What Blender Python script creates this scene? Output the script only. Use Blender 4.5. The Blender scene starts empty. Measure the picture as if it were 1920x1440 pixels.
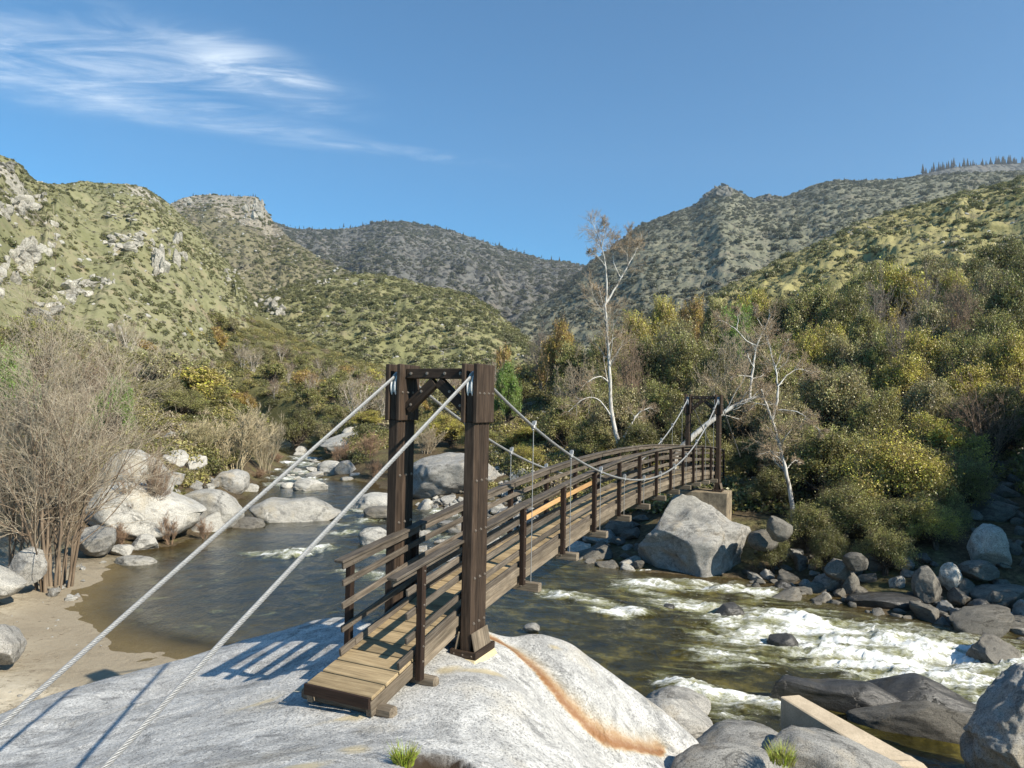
import bpy, math, random
import numpy as np
from mathutils import Matrix, Vector

# ------------------------------------------------------------------ camera, sky, sun, exposure
SC = bpy.context.scene
COL = SC.collection
F, PITCH, ROLL = 1331.0, math.radians(1.6), math.radians(1.1)
CAMZ = 6.5
cam = bpy.data.cameras.new('camera')
cam.sensor_width = 36.0
cam.lens = 36.0 * F / 1920
cam.clip_start, cam.clip_end = 0.1, 20000
camo = bpy.data.objects.new('camera', cam)
COL.objects.link(camo)
camo.matrix_world = (Matrix.Translation((0, 0, CAMZ)) @ Matrix.Rotation(math.pi / 2 + PITCH, 4, 'X')
                     @ Matrix.Rotation(ROLL, 4, 'Z'))
SC.camera = camo

SUN_DIR = Vector((0.80, -0.60, 0.715)).normalized()      # towards the sun
EL = math.asin(SUN_DIR.z)
AZ = math.atan2(SUN_DIR.x, SUN_DIR.y)
world = bpy.data.worlds.new('World')
SC.world = world
world.use_nodes = True
wn, wl = world.node_tree.nodes, world.node_tree.links
wn.clear()


def N(nodes, t, **kw):
    n = nodes.new(t)
    for k, v in kw.items():
        if k == 'inp':
            for kk, vv in v.items():
                n.inputs[kk].default_value = vv
        else:
            setattr(n, k, v)
    return n


def ramp(nodes, pts, interp='LINEAR'):
    r = nodes.new('ShaderNodeValToRGB')
    r.color_ramp.interpolation = interp
    e = r.color_ramp.elements
    while len(e) < len(pts):
        e.new(0.5)
    for el, (p, c) in zip(e, pts):
        el.position = p
        el.color = (c, c, c, 1) if isinstance(c, (int, float)) else (*c[:3], 1)
    return r


def build_sky():
    sky = N(wn, 'ShaderNodeTexSky', sky_type='NISHITA', sun_disc=False, sun_elevation=EL, sun_rotation=AZ,
            altitude=600, air_density=1.0, dust_density=0.35, ozone_density=3.2)
    tint = N(wn, 'ShaderNodeMix', data_type='RGBA', blend_type='MULTIPLY')
    tint.inputs[0].default_value = 1.0
    tint.inputs[7].default_value = (0.46, 0.95, 1.12, 1)
    wl.new(sky.outputs[0], tint.inputs[6])
    tc = N(wn, 'ShaderNodeTexCoord')
    sx = N(wn, 'ShaderNodeSeparateXYZ')
    wl.new(tc.outputs['Generated'], sx.inputs[0])

    def math_(op, a, b=None, clamp=False):
        m = N(wn, 'ShaderNodeMath', operation=op, use_clamp=clamp)
        for i, x in enumerate((a, b)):
            if x is None:
                continue
            if isinstance(x, (int, float)):
                m.inputs[i].default_value = x
            else:
                wl.new(x, m.inputs[i])
        return m.outputs[0]
    z = math_('MAXIMUM', sx.outputs[2], 0.03)
    qx, qy = math_('DIVIDE', sx.outputs[0], z), math_('DIVIDE', sx.outputs[1], z)
    q = N(wn, 'ShaderNodeCombineXYZ')
    wl.new(qx, q.inputs[0])
    wl.new(qy, q.inputs[1])

    def blob(cx, cy, ang, rx, ry, inner=0.25):
        mp = N(wn, 'ShaderNodeMapping', vector_type='TEXTURE')
        mp.inputs['Location'].default_value = (cx, cy, 0)
        mp.inputs['Rotation'].default_value = (0, 0, ang)
        mp.inputs['Scale'].default_value = (rx, ry, 1)
        wl.new(q.outputs[0], mp.inputs[0])
        ln = N(wn, 'ShaderNodeVectorMath', operation='LENGTH')
        wl.new(mp.outputs[0], ln.inputs[0])
        mr = N(wn, 'ShaderNodeMapRange', interpolation_type='SMOOTHSTEP')
        mr.inputs[1].default_value, mr.inputs[2].default_value = 1.0, inner
        wl.new(ln.outputs['Value'], mr.inputs[0])
        return mr.outputs[0]

    def wisps(ang, sx_, sy_, scale, dist, lo, hi, seed):
        mp = N(wn, 'ShaderNodeMapping')
        mp.inputs['Rotation'].default_value = (0, 0, ang)
        mp.inputs['Scale'].default_value = (sx_, sy_, 1)
        mp.inputs['Location'].default_value = (seed, seed * 1.7, seed * .3)
        wl.new(q.outputs[0], mp.inputs[0])
        nz = N(wn, 'ShaderNodeTexNoise', inp={'Scale': scale, 'Detail': 10.0, 'Roughness': 0.63, 'Distortion': dist})
        wl.new(mp.outputs[0], nz.inputs['Vector'])
        mr = N(wn, 'ShaderNodeMapRange', interpolation_type='SMOOTHSTEP')
        mr.inputs[1].default_value, mr.inputs[2].default_value = lo, hi
        wl.new(nz.outputs[0], mr.inputs[0])
        return mr.outputs[0]
    band = blob(-1.30, 2.44, math.radians(24), 1.0, 0.22, .1)
    veil = blob(-1.40, 2.10, math.radians(20), 1.10, 0.55, .15)
    streak = blob(-0.80, 2.18, math.radians(70), 0.42, 0.24, .05)
    tail = blob(-0.42, 2.83, math.radians(20), 0.55, 0.10, 0)
    right = blob(2.35, 3.35, math.radians(-25), 1.2, 0.22, 0)
    w1 = wisps(math.radians(-24), 0.9, 2.2, 1.9, 0.8, 0.40, 0.76, 3.1)
    w2 = wisps(math.radians(-58), 0.9, 2.6, 2.3, 0.9, 0.40, 0.78, 7.7)
    a = math_('MULTIPLY', band, math_('ADD', math_('MULTIPLY', w1, 0.95), 0.14))
    b = math_('MULTIPLY', veil, math_('ADD', math_('MULTIPLY', w2, .95), math_('MULTIPLY', w1, 0.35)))
    c = math_('MULTIPLY', streak, math_('ADD', math_('MULTIPLY', w2, 1.3), 0.15))
    d = math_('MULTIPLY', tail, math_('MULTIPLY', w1, 0.7))
    e = math_('MULTIPLY', right, math_('MULTIPLY', w1, 0.5))
    s = math_('ADD', math_('ADD', a, b), math_('ADD', math_('ADD', c, d), e))
    s = math_('MULTIPLY', s, 0.56)
    s = math_('MINIMUM', s, 0.8)
    mix = N(wn, 'ShaderNodeMix', data_type='RGBA')
    wl.new(s, mix.inputs[0])
    wl.new(tint.outputs[2], mix.inputs[6])
    mix.inputs[7].default_value = (7.9, 8.6, 9.2, 1)
    bg = N(wn, 'ShaderNodeBackground', inp={'Strength': 0.10})
    wl.new(mix.outputs[2], bg.inputs[0])
    out = N(wn, 'ShaderNodeOutputWorld')
    wl.new(bg.outputs[0], out.inputs[0])


build_sky()
sun = bpy.data.lights.new('sun', 'SUN')
sun.energy, sun.angle, sun.color = 5.0, math.radians(0.53), (1.0, 0.915, 0.78)
suno = bpy.data.objects.new('sun', sun)
COL.objects.link(suno)
suno.matrix_world = Matrix.Translation((30, -30, 60)) @ SUN_DIR.to_track_quat('Z', 'Y').to_matrix().to_4x4()
vs = SC.view_settings
vs.view_transform, vs.look, vs.gamma, vs.use_curve_mapping = 'Standard', 'None', 1.0, False
vs.exposure = 0.6
SC.cycles.max_bounces = 6
SC.cycles.diffuse_bounces = 1
SC.cycles.glossy_bounces = 2
SC.cycles.transmission_bounces = 2
SC.cycles.transparent_max_bounces = 6
SC.cycles.volume_bounces = 0
SC.cycles.caustics_reflective = False
SC.cycles.caustics_refractive = False

# ------------------------------------------------------------------ helpers: picking points, noise, meshes
_R = np.array((Matrix.Rotation(math.pi / 2 + PITCH, 3, 'X') @ Matrix.Rotation(ROLL, 3, 'Z')))
_C = np.array([0, 0, CAMZ])


def ray(x, y):
    return _R @ np.array([(x - 960) / F, -(y - 720) / F, -1.0])


def atz(x, y, z):
    d = ray(x, y)
    return _C + d * (z - CAMZ) / d[2]


def atY(x, y, Y):
    d = ray(x, y)
    return _C + d * Y / d[1]


def _h(ix, iy, iz, seed):
    n = (ix.astype(np.int64) * 374761393 + iy.astype(np.int64) * 668265263 + iz.astype(np.int64) * 2147483647
         + seed * 974634541) & 0xFFFFFFFF
    n = ((n ^ (n >> 13)) * 1274126177) & 0xFFFFFFFF
    n = ((n ^ (n >> 16)) * 2246822519) & 0xFFFFFFFF
    return ((n ^ (n >> 15)) & 0xFFFFFF) / float(0xFFFFFF) * 2 - 1


def vn(x, y, z=0.0, seed=0):
    x = np.asarray(x, float)
    y = np.asarray(y, float)
    z = np.zeros_like(x) + z
    x0, y0, z0 = np.floor(x), np.floor(y), np.floor(z)
    fx, fy, fz = x - x0, y - y0, z - z0
    fx, fy, fz = [t * t * t * (t * (t * 6 - 15) + 10) for t in (fx, fy, fz)]
    r = 0
    for dx in (0, 1):
        for dy in (0, 1):
            for dz in (0, 1):
                w = (fx if dx else 1 - fx) * (fy if dy else 1 - fy) * (fz if dz else 1 - fz)
                r = r + w * _h(x0 + dx, y0 + dy, z0 + dz, seed)
    return r


def fbm(x, y, z=0.0, oct=4, seed=0, gain=0.5, ridged=False):
    a, r, s = 1.0, 0, 0
    for o in range(oct):
        n = vn(np.asarray(x) * 2 ** o + o * 17.3, np.asarray(y) * 2 ** o + o * 9.1, np.asarray(z) * 2 ** o, seed + o)
        if ridged:
            n = 1 - 2 * np.abs(n)
        r = r + a * n
        s += a
        a *= gain
    return r / s


def sstep(a, b, x):
    t = np.clip((np.asarray(x, float) - a) / (b - a), 0, 1)
    return t * t * (3 - 2 * t)


def tps(pts, vals, smooth=1e-3):
    P = np.asarray(pts, float)
    V = np.asarray(vals, float)
    n = len(P)

    def K(r2):
        return np.where(r2 > 1e-12, 0.5 * r2 * np.log(np.maximum(r2, 1e-12)), 0)
    A = np.zeros((n + 3, n + 3))
    A[:n, :n] = K(((P[:, None] - P[None]) ** 2).sum(-1)) + smooth * np.eye(n)
    A[:n, n] = 1
    A[:n, n + 1:] = P
    A[n:, :n] = A[:n, n:].T
    w = np.linalg.solve(A, np.r_[V, 0, 0, 0])

    def f(x, y):
        x = np.asarray(x, float)
        y = np.asarray(y, float)
        r = w[n] + w[n + 1] * x + w[n + 2] * y
        for i in range(n):
            r = r + w[i] * K((x - P[i, 0]) ** 2 + (y - P[i, 1]) ** 2)
        return r
    return f


def mesh_np(name, V, faces, mat=None, smooth=False, attrs=None, mat_idx=None):
    me = bpy.data.meshes.new(name)
    V = np.asarray(V, np.float32).reshape(-1, 3)
    if isinstance(faces, np.ndarray):
        faces = [faces]
    faces = [np.asarray(f, np.int32) for f in faces if len(f)]
    lt = np.concatenate([np.full(len(f), f.shape[1], np.int32) for f in faces])
    li = np.concatenate([f.ravel() for f in faces])
    ls = np.concatenate([[0], np.cumsum(lt)[:-1]]).astype(np.int32)
    me.vertices.add(len(V))
    me.vertices.foreach_set('co', V.ravel())
    me.loops.add(len(li))
    me.loops.foreach_set('vertex_index', li)
    me.polygons.add(len(lt))
    me.polygons.foreach_set('loop_start', ls)
    me.polygons.foreach_set('loop_total', lt)
    me.polygons.foreach_set('use_smooth', np.full(len(lt), smooth, bool))
    for m in (mat if isinstance(mat, (list, tuple)) else [mat]):
        if m:
            me.materials.append(m)
    if mat_idx is not None:
        me.polygons.foreach_set('material_index', np.asarray(mat_idx, np.int32))
    for k, a in (attrs or {}).items():
        a = np.asarray(a, np.float32)
        if a.ndim == 1:
            at = me.attributes.new(k, 'FLOAT', 'POINT')
            at.data.foreach_set('value', a)
        else:
            at = me.attributes.new(k, 'FLOAT_VECTOR', 'POINT')
            at.data.foreach_set('vector', a.ravel())
    me.update(calc_edges=True)
    me.validate()
    return me


WM = {}


def obj(name, data, parent=None, M=None, label=None, cat=None, group=None, kind=None, color=None):
    o = bpy.data.objects.new(name, data)
    COL.objects.link(o)
    M = M if M is not None else (WM[parent].copy() if parent else Matrix.Identity(4))
    if parent is not None:
        o.parent = parent
        o.matrix_basis = WM[parent].inverted() @ M
    else:
        o.matrix_basis = M
    WM[o] = M.copy()
    if label:
        o['label'] = label
    if cat:
        o['category'] = cat
    if group:
        o['group'] = group
    if kind:
        o['kind'] = kind
    if color is not None:
        o.color = (*color, 1)
    return o


def thing(name, loc, label, cat, group=None, rot=0.0, scale=(1, 1, 1)):
    o = obj(name, None, None, Matrix.Translation(Vector(loc)) @ Matrix.Rotation(rot, 4, 'Z')
            @ Matrix.Diagonal((*scale, 1)), label, cat, group)
    o.empty_display_size = 0.3
    return o


def grid_faces(nr, nc):
    i = np.arange((nr - 1) * (nc - 1))
    r, c = i // (nc - 1), i % (nc - 1)
    a = r * nc + c
    return np.stack([a, a + 1, a + nc + 1, a + nc], 1)


def tubes(paths, radii, sides):
    """paths (n,k,3), radii (n,k) -> verts, quads"""
    P = np.asarray(paths, float)
    Rr = np.asarray(radii, float)
    n, k, _ = P.shape
    T = np.gradient(P, axis=1)
    T /= np.linalg.norm(T, axis=2, keepdims=True) + 1e-9
    ref = np.where(np.abs(T[:, :1, 2:3]) > 0.9, np.array([1.0, 0, 0]), np.array([0, 0, 1.0]))
    A = np.cross(T, np.broadcast_to(ref, T.shape))
    A /= np.linalg.norm(A, axis=2, keepdims=True) + 1e-9
    B = np.cross(T, A)
    th = np.arange(sides) * 2 * np.pi / sides
    V = (P[:, :, None] + Rr[:, :, None, None] * (np.cos(th)[:, None] * A[:, :, None] + np.sin(th)[:, None] * B[:, :, None]))
    V = V.reshape(-1, 3)
    base = (np.arange(n) * k * sides)[:, None, None]
    j = (np.arange(k - 1) * sides)[None, :, None]
    s = np.arange(sides)[None, None]
    s2 = (s + 1) % sides
    Fq = np.stack([base + j + s, base + j + s2, base + j + sides + s2, base + j + sides + s], -1).reshape(-1, 4)
    return V, Fq


class Acc:
    """collects verts and faces for one mesh"""

    def __init__(self):
        self.V, self.F, self.n = [], {}, 0

    def add(self, V, Fs):
        V = np.asarray(V, float).reshape(-1, 3)
        for f in (Fs if isinstance(Fs, list) else [Fs]):
            f = np.asarray(f)
            if len(f):
                self.F.setdefault(f.shape[1], []).append(f + self.n)
        self.V.append(V)
        self.n += len(V)

    def mesh(self, name, mat, smooth=False, attrs=None):
        return mesh_np(name, np.concatenate(self.V), [np.concatenate(f) for f in self.F.values()], mat, smooth, attrs)


def chamfer_box(sx, sy, sz, c):
    """box with chamfered edges, 24 verts"""
    h = np.array([sx, sy, sz]) / 2
    c = min(c, h.min() * 0.6)
    V, idx = [], {}
    for sg in [(a, b, d) for a in (-1, 1) for b in (-1, 1) for d in (-1, 1)]:
        for ax in range(3):
            p = h * sg - c * np.array(sg)
            p[ax] = h[ax] * sg[ax]
            idx[(sg, ax)] = len(V)
            V.append(p)
    Q, T = [], []

    def orient(f):
        p = np.array([V[i] for i in f])
        nrm = np.cross(p[1] - p[0], p[2] - p[0])
        return f if nrm @ p.mean(0) > 0 else f[::-1]
    for ax in range(3):
        o = [i for i in range(3) if i != ax]
        for s in (-1, 1):
            f = []
            for a, b in ((-1, -1), (1, -1), (1, 1), (-1, 1)):
                sg = [0, 0, 0]
                sg[ax], sg[o[0]], sg[o[1]] = s, a, b
                f.append(idx[(tuple(sg), ax)])
            Q.append(orient(f))
        for a in (-1, 1):
            for b in (-1, 1):
                s1, s2 = [0, 0, 0], [0, 0, 0]
                s1[ax], s2[ax] = -1, 1
                for s_ in (s1, s2):
                    s_[o[0]], s_[o[1]] = a, b
                s1, s2 = tuple(s1), tuple(s2)
                Q.append(orient([idx[(s1, o[0])], idx[(s2, o[0])], idx[(s2, o[1])], idx[(s1, o[1])]]))
    for sg in [(a, b, d) for a in (-1, 1) for b in (-1, 1) for d in (-1, 1)]:
        T.append(orient([idx[(sg, 0)], idx[(sg, 1)], idx[(sg, 2)]]))
    return np.array(V), [np.array(Q), np.array(T)]


_boards = {}


def board_mesh(name, L, w, t, mat, c=0.006):
    key = (name, round(L, 3), round(w, 3), round(t, 3), mat.name)
    if key not in _boards:
        V, Fs = chamfer_box(L, w, t, c)
        _boards[key] = mesh_np(name, V, Fs, mat)
    return _boards[key]


def frame(p0, p1, side):
    """matrix: X along p0->p1, Y along side (made perpendicular), Z up; centred"""
    p0, p1 = Vector(p0), Vector(p1)
    X = (p1 - p0).normalized()
    S = Vector(side)
    Y = (S - X * S.dot(X)).normalized()
    Z = X.cross(Y)
    M = Matrix((X, Y, Z)).transposed().to_4x4()
    M.translation = (p0 + p1) / 2
    return M, (p1 - p0).length


# ------------------------------------------------------------------ materials
class NT:
    """tiny node-graph helper"""

    def __init__(self, name):
        self.m = bpy.data.materials.new(name)
        self.m.use_nodes = True
        self.n, self.l = self.m.node_tree.nodes, self.m.node_tree.links
        self.n.clear()

    def put(self, node, key, val):
        s = node.inputs[key]
        if hasattr(val, 'is_output'):
            self.l.new(val, s)
        else:
            s.default_value = val if not (isinstance(val, tuple) and len(val) == 3 and s.type == 'RGBA') else (*val, 1)

    def node(self, t, props=None, **inp):
        n = self.n.new(t)
        for k, v in (props or {}).items():
            setattr(n, k, v)
        for k, v in inp.items():
            self.put(n, k.replace('_', ' ') if k.replace('_', ' ') in n.inputs else k, v)
        return n

    def coord(self, which='Object', scale=(1, 1, 1), rot=(0, 0, 0), loc=None):
        tc = self.n.new('ShaderNodeTexCoord')
        mp = self.n.new('ShaderNodeMapping')
        self.l.new(tc.outputs[which], mp.inputs[0])
        mp.inputs['Scale'].default_value = scale
        mp.inputs['Rotation'].default_value = rot
        if loc is not None:
            self.put(mp, 'Location', loc)
        return mp.outputs[0]

    def noise(self, vec, scale, detail=4, rough=0.55, dist=0.0, out=0):
        n = self.node('ShaderNodeTexNoise', None, Vector=vec, Scale=scale, Detail=detail, Roughness=rough, Distortion=dist)
        return n.outputs[out]

    def voro(self, vec, scale, feature='F1', out='Distance', rand=1.0):
        n = self.node('ShaderNodeTexVoronoi', {'feature': feature}, Vector=vec, Scale=scale, Randomness=rand)
        return n.outputs[out]

    def ramp(self, fac, pts, interp='LINEAR'):
        r = ramp(self.n, pts, interp)
        self.l.new(fac, r.inputs[0])
        return r.outputs[0]

    def mix(self, fac, a, b, blend='MIX'):
        n = self.n.new('ShaderNodeMix')
        n.data_type, n.blend_type = 'RGBA', blend
        self.put(n, 0, fac)
        self.put(n, 6, a)
        self.put(n, 7, b)
        return n.outputs[2]

    def math(self, op, a, b=0.0, clamp=False):
        n = self.n.new('ShaderNodeMath')
        n.operation, n.use_clamp = op, clamp
        self.put(n, 0, a)
        self.put(n, 1, b)
        return n.outputs[0]

    def attr(self, name, out='Fac'):
        n = self.n.new('ShaderNodeAttribute')
        n.attribute_name = name
        return n.outputs[out]

    def info(self, out='Random'):
        return self.n.new('ShaderNodeObjectInfo').outputs[out]

    def bump(self, h, strength=0.5, dist=0.02, normal=None):
        n = self.node('ShaderNodeBump', None, Height=h, Strength=strength, Distance=dist)
        if normal is not None:
            self.l.new(normal, n.inputs['Normal'])
        return n.outputs[0]

    def principled(self, color, rough=0.8, spec=0.3, normal=None, **kw):
        p = self.n.new('ShaderNodeBsdfPrincipled')
        self.put(p, 'Base Color', color)
        self.put(p, 'Roughness', rough)
        self.put(p, 'Specular IOR Level', spec)
        for k, v in kw.items():
            self.put(p, k.replace('_', ' '), v)
        if normal is not None:
            self.l.new(normal, p.inputs['Normal'])
        return p.outputs[0]

    def out(self, sh):
        o = self.n.new('ShaderNodeOutputMaterial')
        self.l.new(sh, o.inputs[0])
        return self.m


def mat_wood(name, dark, light, grain_scale=1.0, rough=0.75, weather=0.5, edge=0.0):
    t = NT(name)
    rnd = t.info('Random')
    off = t.node('ShaderNodeCombineXYZ', None, X=t.math('MULTIPLY', rnd, 37.0), Y=t.math('MULTIPLY', rnd, 91.0)).outputs[0]
    v = t.coord('Object', (1.3 * grain_scale, 22 * grain_scale, 22 * grain_scale), loc=off)
    g = t.noise(v, 1.6, 6, 0.62, 0.6)
    v2 = t.coord('Object', (2.0, 7, 7), loc=off)
    blot = t.noise(v2, 1.3, 4, 0.6)
    streak = t.noise(t.coord('Object', (0.9, 60, 60), loc=off), 2.0, 3, 0.6)
    c = t.ramp(g, [(0.30, dark), (0.72, light)])
    c = t.mix(t.ramp(blot, [(0.45, 0.0), (0.75, weather)]), c, tuple(x * 0.55 for x in dark))
    c = t.mix(t.ramp(streak, [(0.52, 0.0), (0.66, 0.55)]), c, tuple(x * .4 for x in dark))
    hsv = t.node('ShaderNodeHueSaturation', None, Color=c, Value=t.math('ADD', t.math('MULTIPLY', rnd, 0.5), 0.75))
    h = t.math('ADD', g, t.math('MULTIPLY', streak, 0.7))
    return t.out(t.principled(hsv.outputs[0], rough, 0.25, t.bump(h, 0.55, 0.006)))


def mat_granite(name, light=(0.40, 0.385, 0.345), dark=(0.135, 0.132, 0.124), tan=(0.38, 0.31, 0.205), scale=1.0, attr=False,
                tan_amt=0.6, coord='Object', wet=False, CRACK=0.7, stretch=(.8, 1.9, 1.5)):
    t = NT(name)
    rnd = t.info('Random')
    off = t.node('ShaderNodeCombineXYZ', None, X=t.math('MULTIPLY', rnd, 53.0), Y=t.math('MULTIPLY', rnd, 17.0)).outputs[0]
    v = t.coord(coord, (scale,) * 3, loc=off)
    vs_ = t.coord(coord, tuple(scale * k for k in stretch), rot=(0.3, 0.2, 0.6), loc=off)
    big = t.noise(v, 0.55, 6, 0.62)
    mott = t.noise(vs_, 1.35, 8, 0.70, 1.1)
    fine = t.noise(v, 42, 3, 0.75)
    fine2 = t.noise(v, 90, 2, 0.6)
    band = t.noise(vs_, 0.9, 8, 0.70, 2.6)
    mid_ = tuple(.55 * l + .45 * d for l, d in zip(light, dark))
    c = t.ramp(mott, [(0.34, dark), (0.45, mid_), (0.57, light)])
    med = t.noise(vs_, 5.0, 6, 0.74, 0.9)
    c = t.mix(t.ramp(med, [(0.53, 0.0), (0.60, 0.55)]), c, dark)
    c = t.mix(t.ramp(big, [(0.38, 0.75), (0.60, 0.0)]), c, mid_)
    c = t.mix(t.ramp(band, [(0.465, 0.0), (0.478, 0.6), (0.492, 0.0)]), c, tuple(min(1, l * 1.4) for l in light))
    c = t.mix(t.ramp(band, [(0.575, 0.0), (0.592, 0.7), (0.612, 0.0)]), c, tuple(d * .8 for d in dark))
    inc = t.voro(t.coord(coord, (scale * 1.1, scale * 3.2, scale * 2.0), rot=(0, 0, 0.9), loc=off), 1.0)
    inc = t.math('ADD', inc, t.math('MULTIPLY', t.math('SUBTRACT', med, 0.5), 0.5))
    c = t.mix(t.ramp(inc, [(0.10, 0.75), (0.17, 0.0)]), c, tuple(d * .9 for d in dark))
    ck = t.math('ADD', t.voro(v, 0.45 , 'DISTANCE_TO_EDGE'), t.math('MULTIPLY', t.math('SUBTRACT', mott, 0.5), 0.5))
    ckm = t.math('MULTIPLY', t.ramp(t.math('ABSOLUTE', ck), [(0.0, 1.0), (0.012, 0.0)]), CRACK)
    c = t.mix(t.math('MULTIPLY', ckm, 0.7), c, tuple(d * .3 for d in dark))
    tn = t.noise(t.coord(coord, (scale,) * 3, loc=(31, 7, 3)), 0.9, 6, 0.66)
    c = t.mix(t.ramp(tn, [(0.55, 0.0), (0.68, tan_amt)]), c, tan)
    c = t.mix(t.ramp(fine, [(0.36, 0.8), (0.5, 0.0)]), c, tuple(d * 0.5 for d in dark))
    c = t.mix(t.ramp(fine2, [(0.56, 0.0), (0.7, 0.45)]), c, tuple(min(1, l * 1.4) for l in light))
    if attr:
        ru = t.attr('rust')
        run = t.math('MULTIPLY', ru, t.math('ADD', t.noise(v, 3.5, 6, 0.7), 0.42), True)
        c = t.mix(t.ramp(run, [(0.05, 0.0), (0.5, 0.75), (0.9, 0.92)]), c,
                  t.ramp(run, [(0.12, (0.40, 0.33, 0.18)), (0.38, (0.36, 0.215, 0.075)), (0.75, (0.22, 0.095, 0.026))]))
        c = t.mix(t.attr('tan'), c, (0.44, 0.365, 0.215))
        c = t.mix(t.attr('soil'), c, (0.035, 0.024, 0.015))
    hsv = t.node('ShaderNodeHueSaturation', None, Color=c, Value=t.math('ADD', t.math('MULTIPLY', rnd, 0.35), 0.82))
    h = t.math('ADD', t.math('MULTIPLY', mott, 1.0), t.math('MULTIPLY', fine, 0.25))
    h = t.math('ADD', h, t.math('SUBTRACT', t.math('MULTIPLY', med, 0.6), t.math('MULTIPLY', ckm, 0.8)))
    rough = 0.9
    nrm = t.bump(h, 0.65, 0.05 / scale)
    return t.out(t.principled(hsv.outputs[0], 0.32 if wet else rough, 0.5 if wet else 0.25, nrm))


def mat_leaf(name, translucent=0.42):
    """leaf colour comes from the object's own colour, varied leaf to leaf"""
    t = NT(name)
    col = t.info('Color')
    v = t.attr('var')
    hsv = t.node('ShaderNodeHueSaturation', None, Color=col, Hue=t.math('ADD', t.math('MULTIPLY', v, 0.07), 0.465),
                 Saturation=t.math('ADD', t.math('MULTIPLY', v, 0.3), 0.8), Value=t.math('ADD', t.math('MULTIPLY', v, 1.45), 0.62))
    d = t.node('ShaderNodeBsdfDiffuse', None, Color=hsv.outputs[0])
    tr = t.node('ShaderNodeBsdfTranslucent', None, Color=t.mix(0.5, hsv.outputs[0], (0.16, 0.17, 0.02)))
    gl = t.node('ShaderNodeBsdfGlossy', None, Color=(1, 1, 0.92), Roughness=0.40)
    m = t.node('ShaderNodeMixShader', None, Fac=translucent)
    t.l.new(d.outputs[0], m.inputs[1])
    t.l.new(tr.outputs[0], m.inputs[2])
    m2 = t.node('ShaderNodeMixShader', None, Fac=0.03)
    t.l.new(m.outputs[0], m2.inputs[1])
    t.l.new(gl.outputs[0], m2.inputs[2])
    return t.out(m2.outputs[0])


def mat_bark(name, a, b, scale=1.0, thr=(0.4, 0.6)):
    t = NT(name)
    v = t.coord('Object', (6 * scale, 6 * scale, 2 * scale))
    n1 = t.noise(v, 1.2, 6, 0.65, 0.4)
    c = t.ramp(n1, [(thr[0], a), (thr[1], b)])
    c = t.mix(1.0, c, t.info('Color'), 'MULTIPLY')
    return t.out(t.principled(c, 0.9, 0.15, t.bump(n1, 0.5, 0.02)))


M_POST = mat_wood('stained_timber', (0.022, 0.014, 0.009), (0.088, 0.060, 0.041), 1.0, 0.7, 0.6)
M_RAIL = mat_wood('weathered_rail_timber', (0.056, 0.045, 0.034), (0.20, 0.166, 0.128), 1.2, 0.8, 0.5)
M_DARK = mat_wood('dark_post_timber', (0.018, 0.010, 0.007), (0.046, 0.028, 0.018), 1.0, 0.7, 0.5)
M_DECK = mat_wood('tan_deck_timber', (0.27, 0.195, 0.105), (0.49, 0.375, 0.215), 1.0, 0.85, 0.45)
M_BEAM = mat_wood('grey_brown_beam_timber', (0.115, 0.090, 0.062), (0.30, 0.245, 0.178), 1.0, 0.85, 0.6)
M_NEW = mat_wood('fresh_orange_timber', (0.36, 0.20, 0.08), (0.54, 0.34, 0.155), 1.0, 0.75, 0.25)
M_GRAN = mat_granite('granite')
M_SLAB = mat_granite('slab_granite', (0.55, 0.54, 0.505), (0.17, 0.17, 0.165), (0.50, 0.43, 0.30), 0.8, True, 0.35, CRACK=0.25, stretch=(1.0, 1.25, 1.1))
M_PALE = mat_granite('pale_granite', (0.485, 0.465, 0.41), (0.22, 0.215, 0.195), (0.42, 0.36, 0.25), 0.7)
M_GREY = mat_granite('grey_granite', (0.205, 0.19, 0.16), (0.075, 0.07, 0.06), (0.20, 0.165, 0.115), 1.1)
M_WET = mat_granite('wet_dark_granite', (0.085, 0.08, 0.07), (0.03, 0.029, 0.027), (0.085, 0.065, 0.035), 1.1, wet=True)
M_CRAG = mat_granite('crag_granite', (0.47, 0.44, 0.37), (0.19, 0.178, 0.15), (0.38, 0.31, 0.20), 0.10)
M_CRAGD = mat_granite('dark_crag_granite', (0.24, 0.225, 0.19), (0.09, 0.088, 0.075), (0.20, 0.165, 0.11), 0.05)
M_LEAF = mat_leaf('leaves')
M_BARK = mat_bark('oak_bark', (0.045, 0.036, 0.028), (0.13, 0.105, 0.08))
M_WHITE = mat_bark('sycamore_bark', (0.16, 0.135, 0.105), (0.58, 0.555, 0.50), 0.7, (0.34, 0.52))
M_TWIG = mat_bark('twig_bark', (0.36, 0.315, 0.255), (0.60, 0.545, 0.455), 0.5)


def mat_simple(name, col, rough=0.6, metal=0.0, bump=0.0, scale=20, var=0.3):
    t = NT(name)
    v = t.coord('Object')
    n = t.noise(v, scale, 5, 0.6)
    c = t.mix(t.ramp(n, [(0.35, 0.0), (0.7, 1.0)]), tuple(x * (1 - var) for x in col), col)
    p = t.principled(c, rough, 0.4, t.bump(n, bump, 0.01) if bump else None, Metallic=metal)
    return t.out(p)


M_STEEL = mat_simple('galvanised_steel', (0.37, 0.37, 0.36), 0.5, 0.30, 0.1, 40, 0.3)
M_BOLT = mat_simple('bolt_steel', (0.42, 0.36, 0.30), 0.5, 0.6, 0, 60, 0.5)
M_SHEAVE = mat_simple('painted_sheave', (0.74, 0.75, 0.74), 0.45, 0.2, 0, 20, 0.2)


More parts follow.
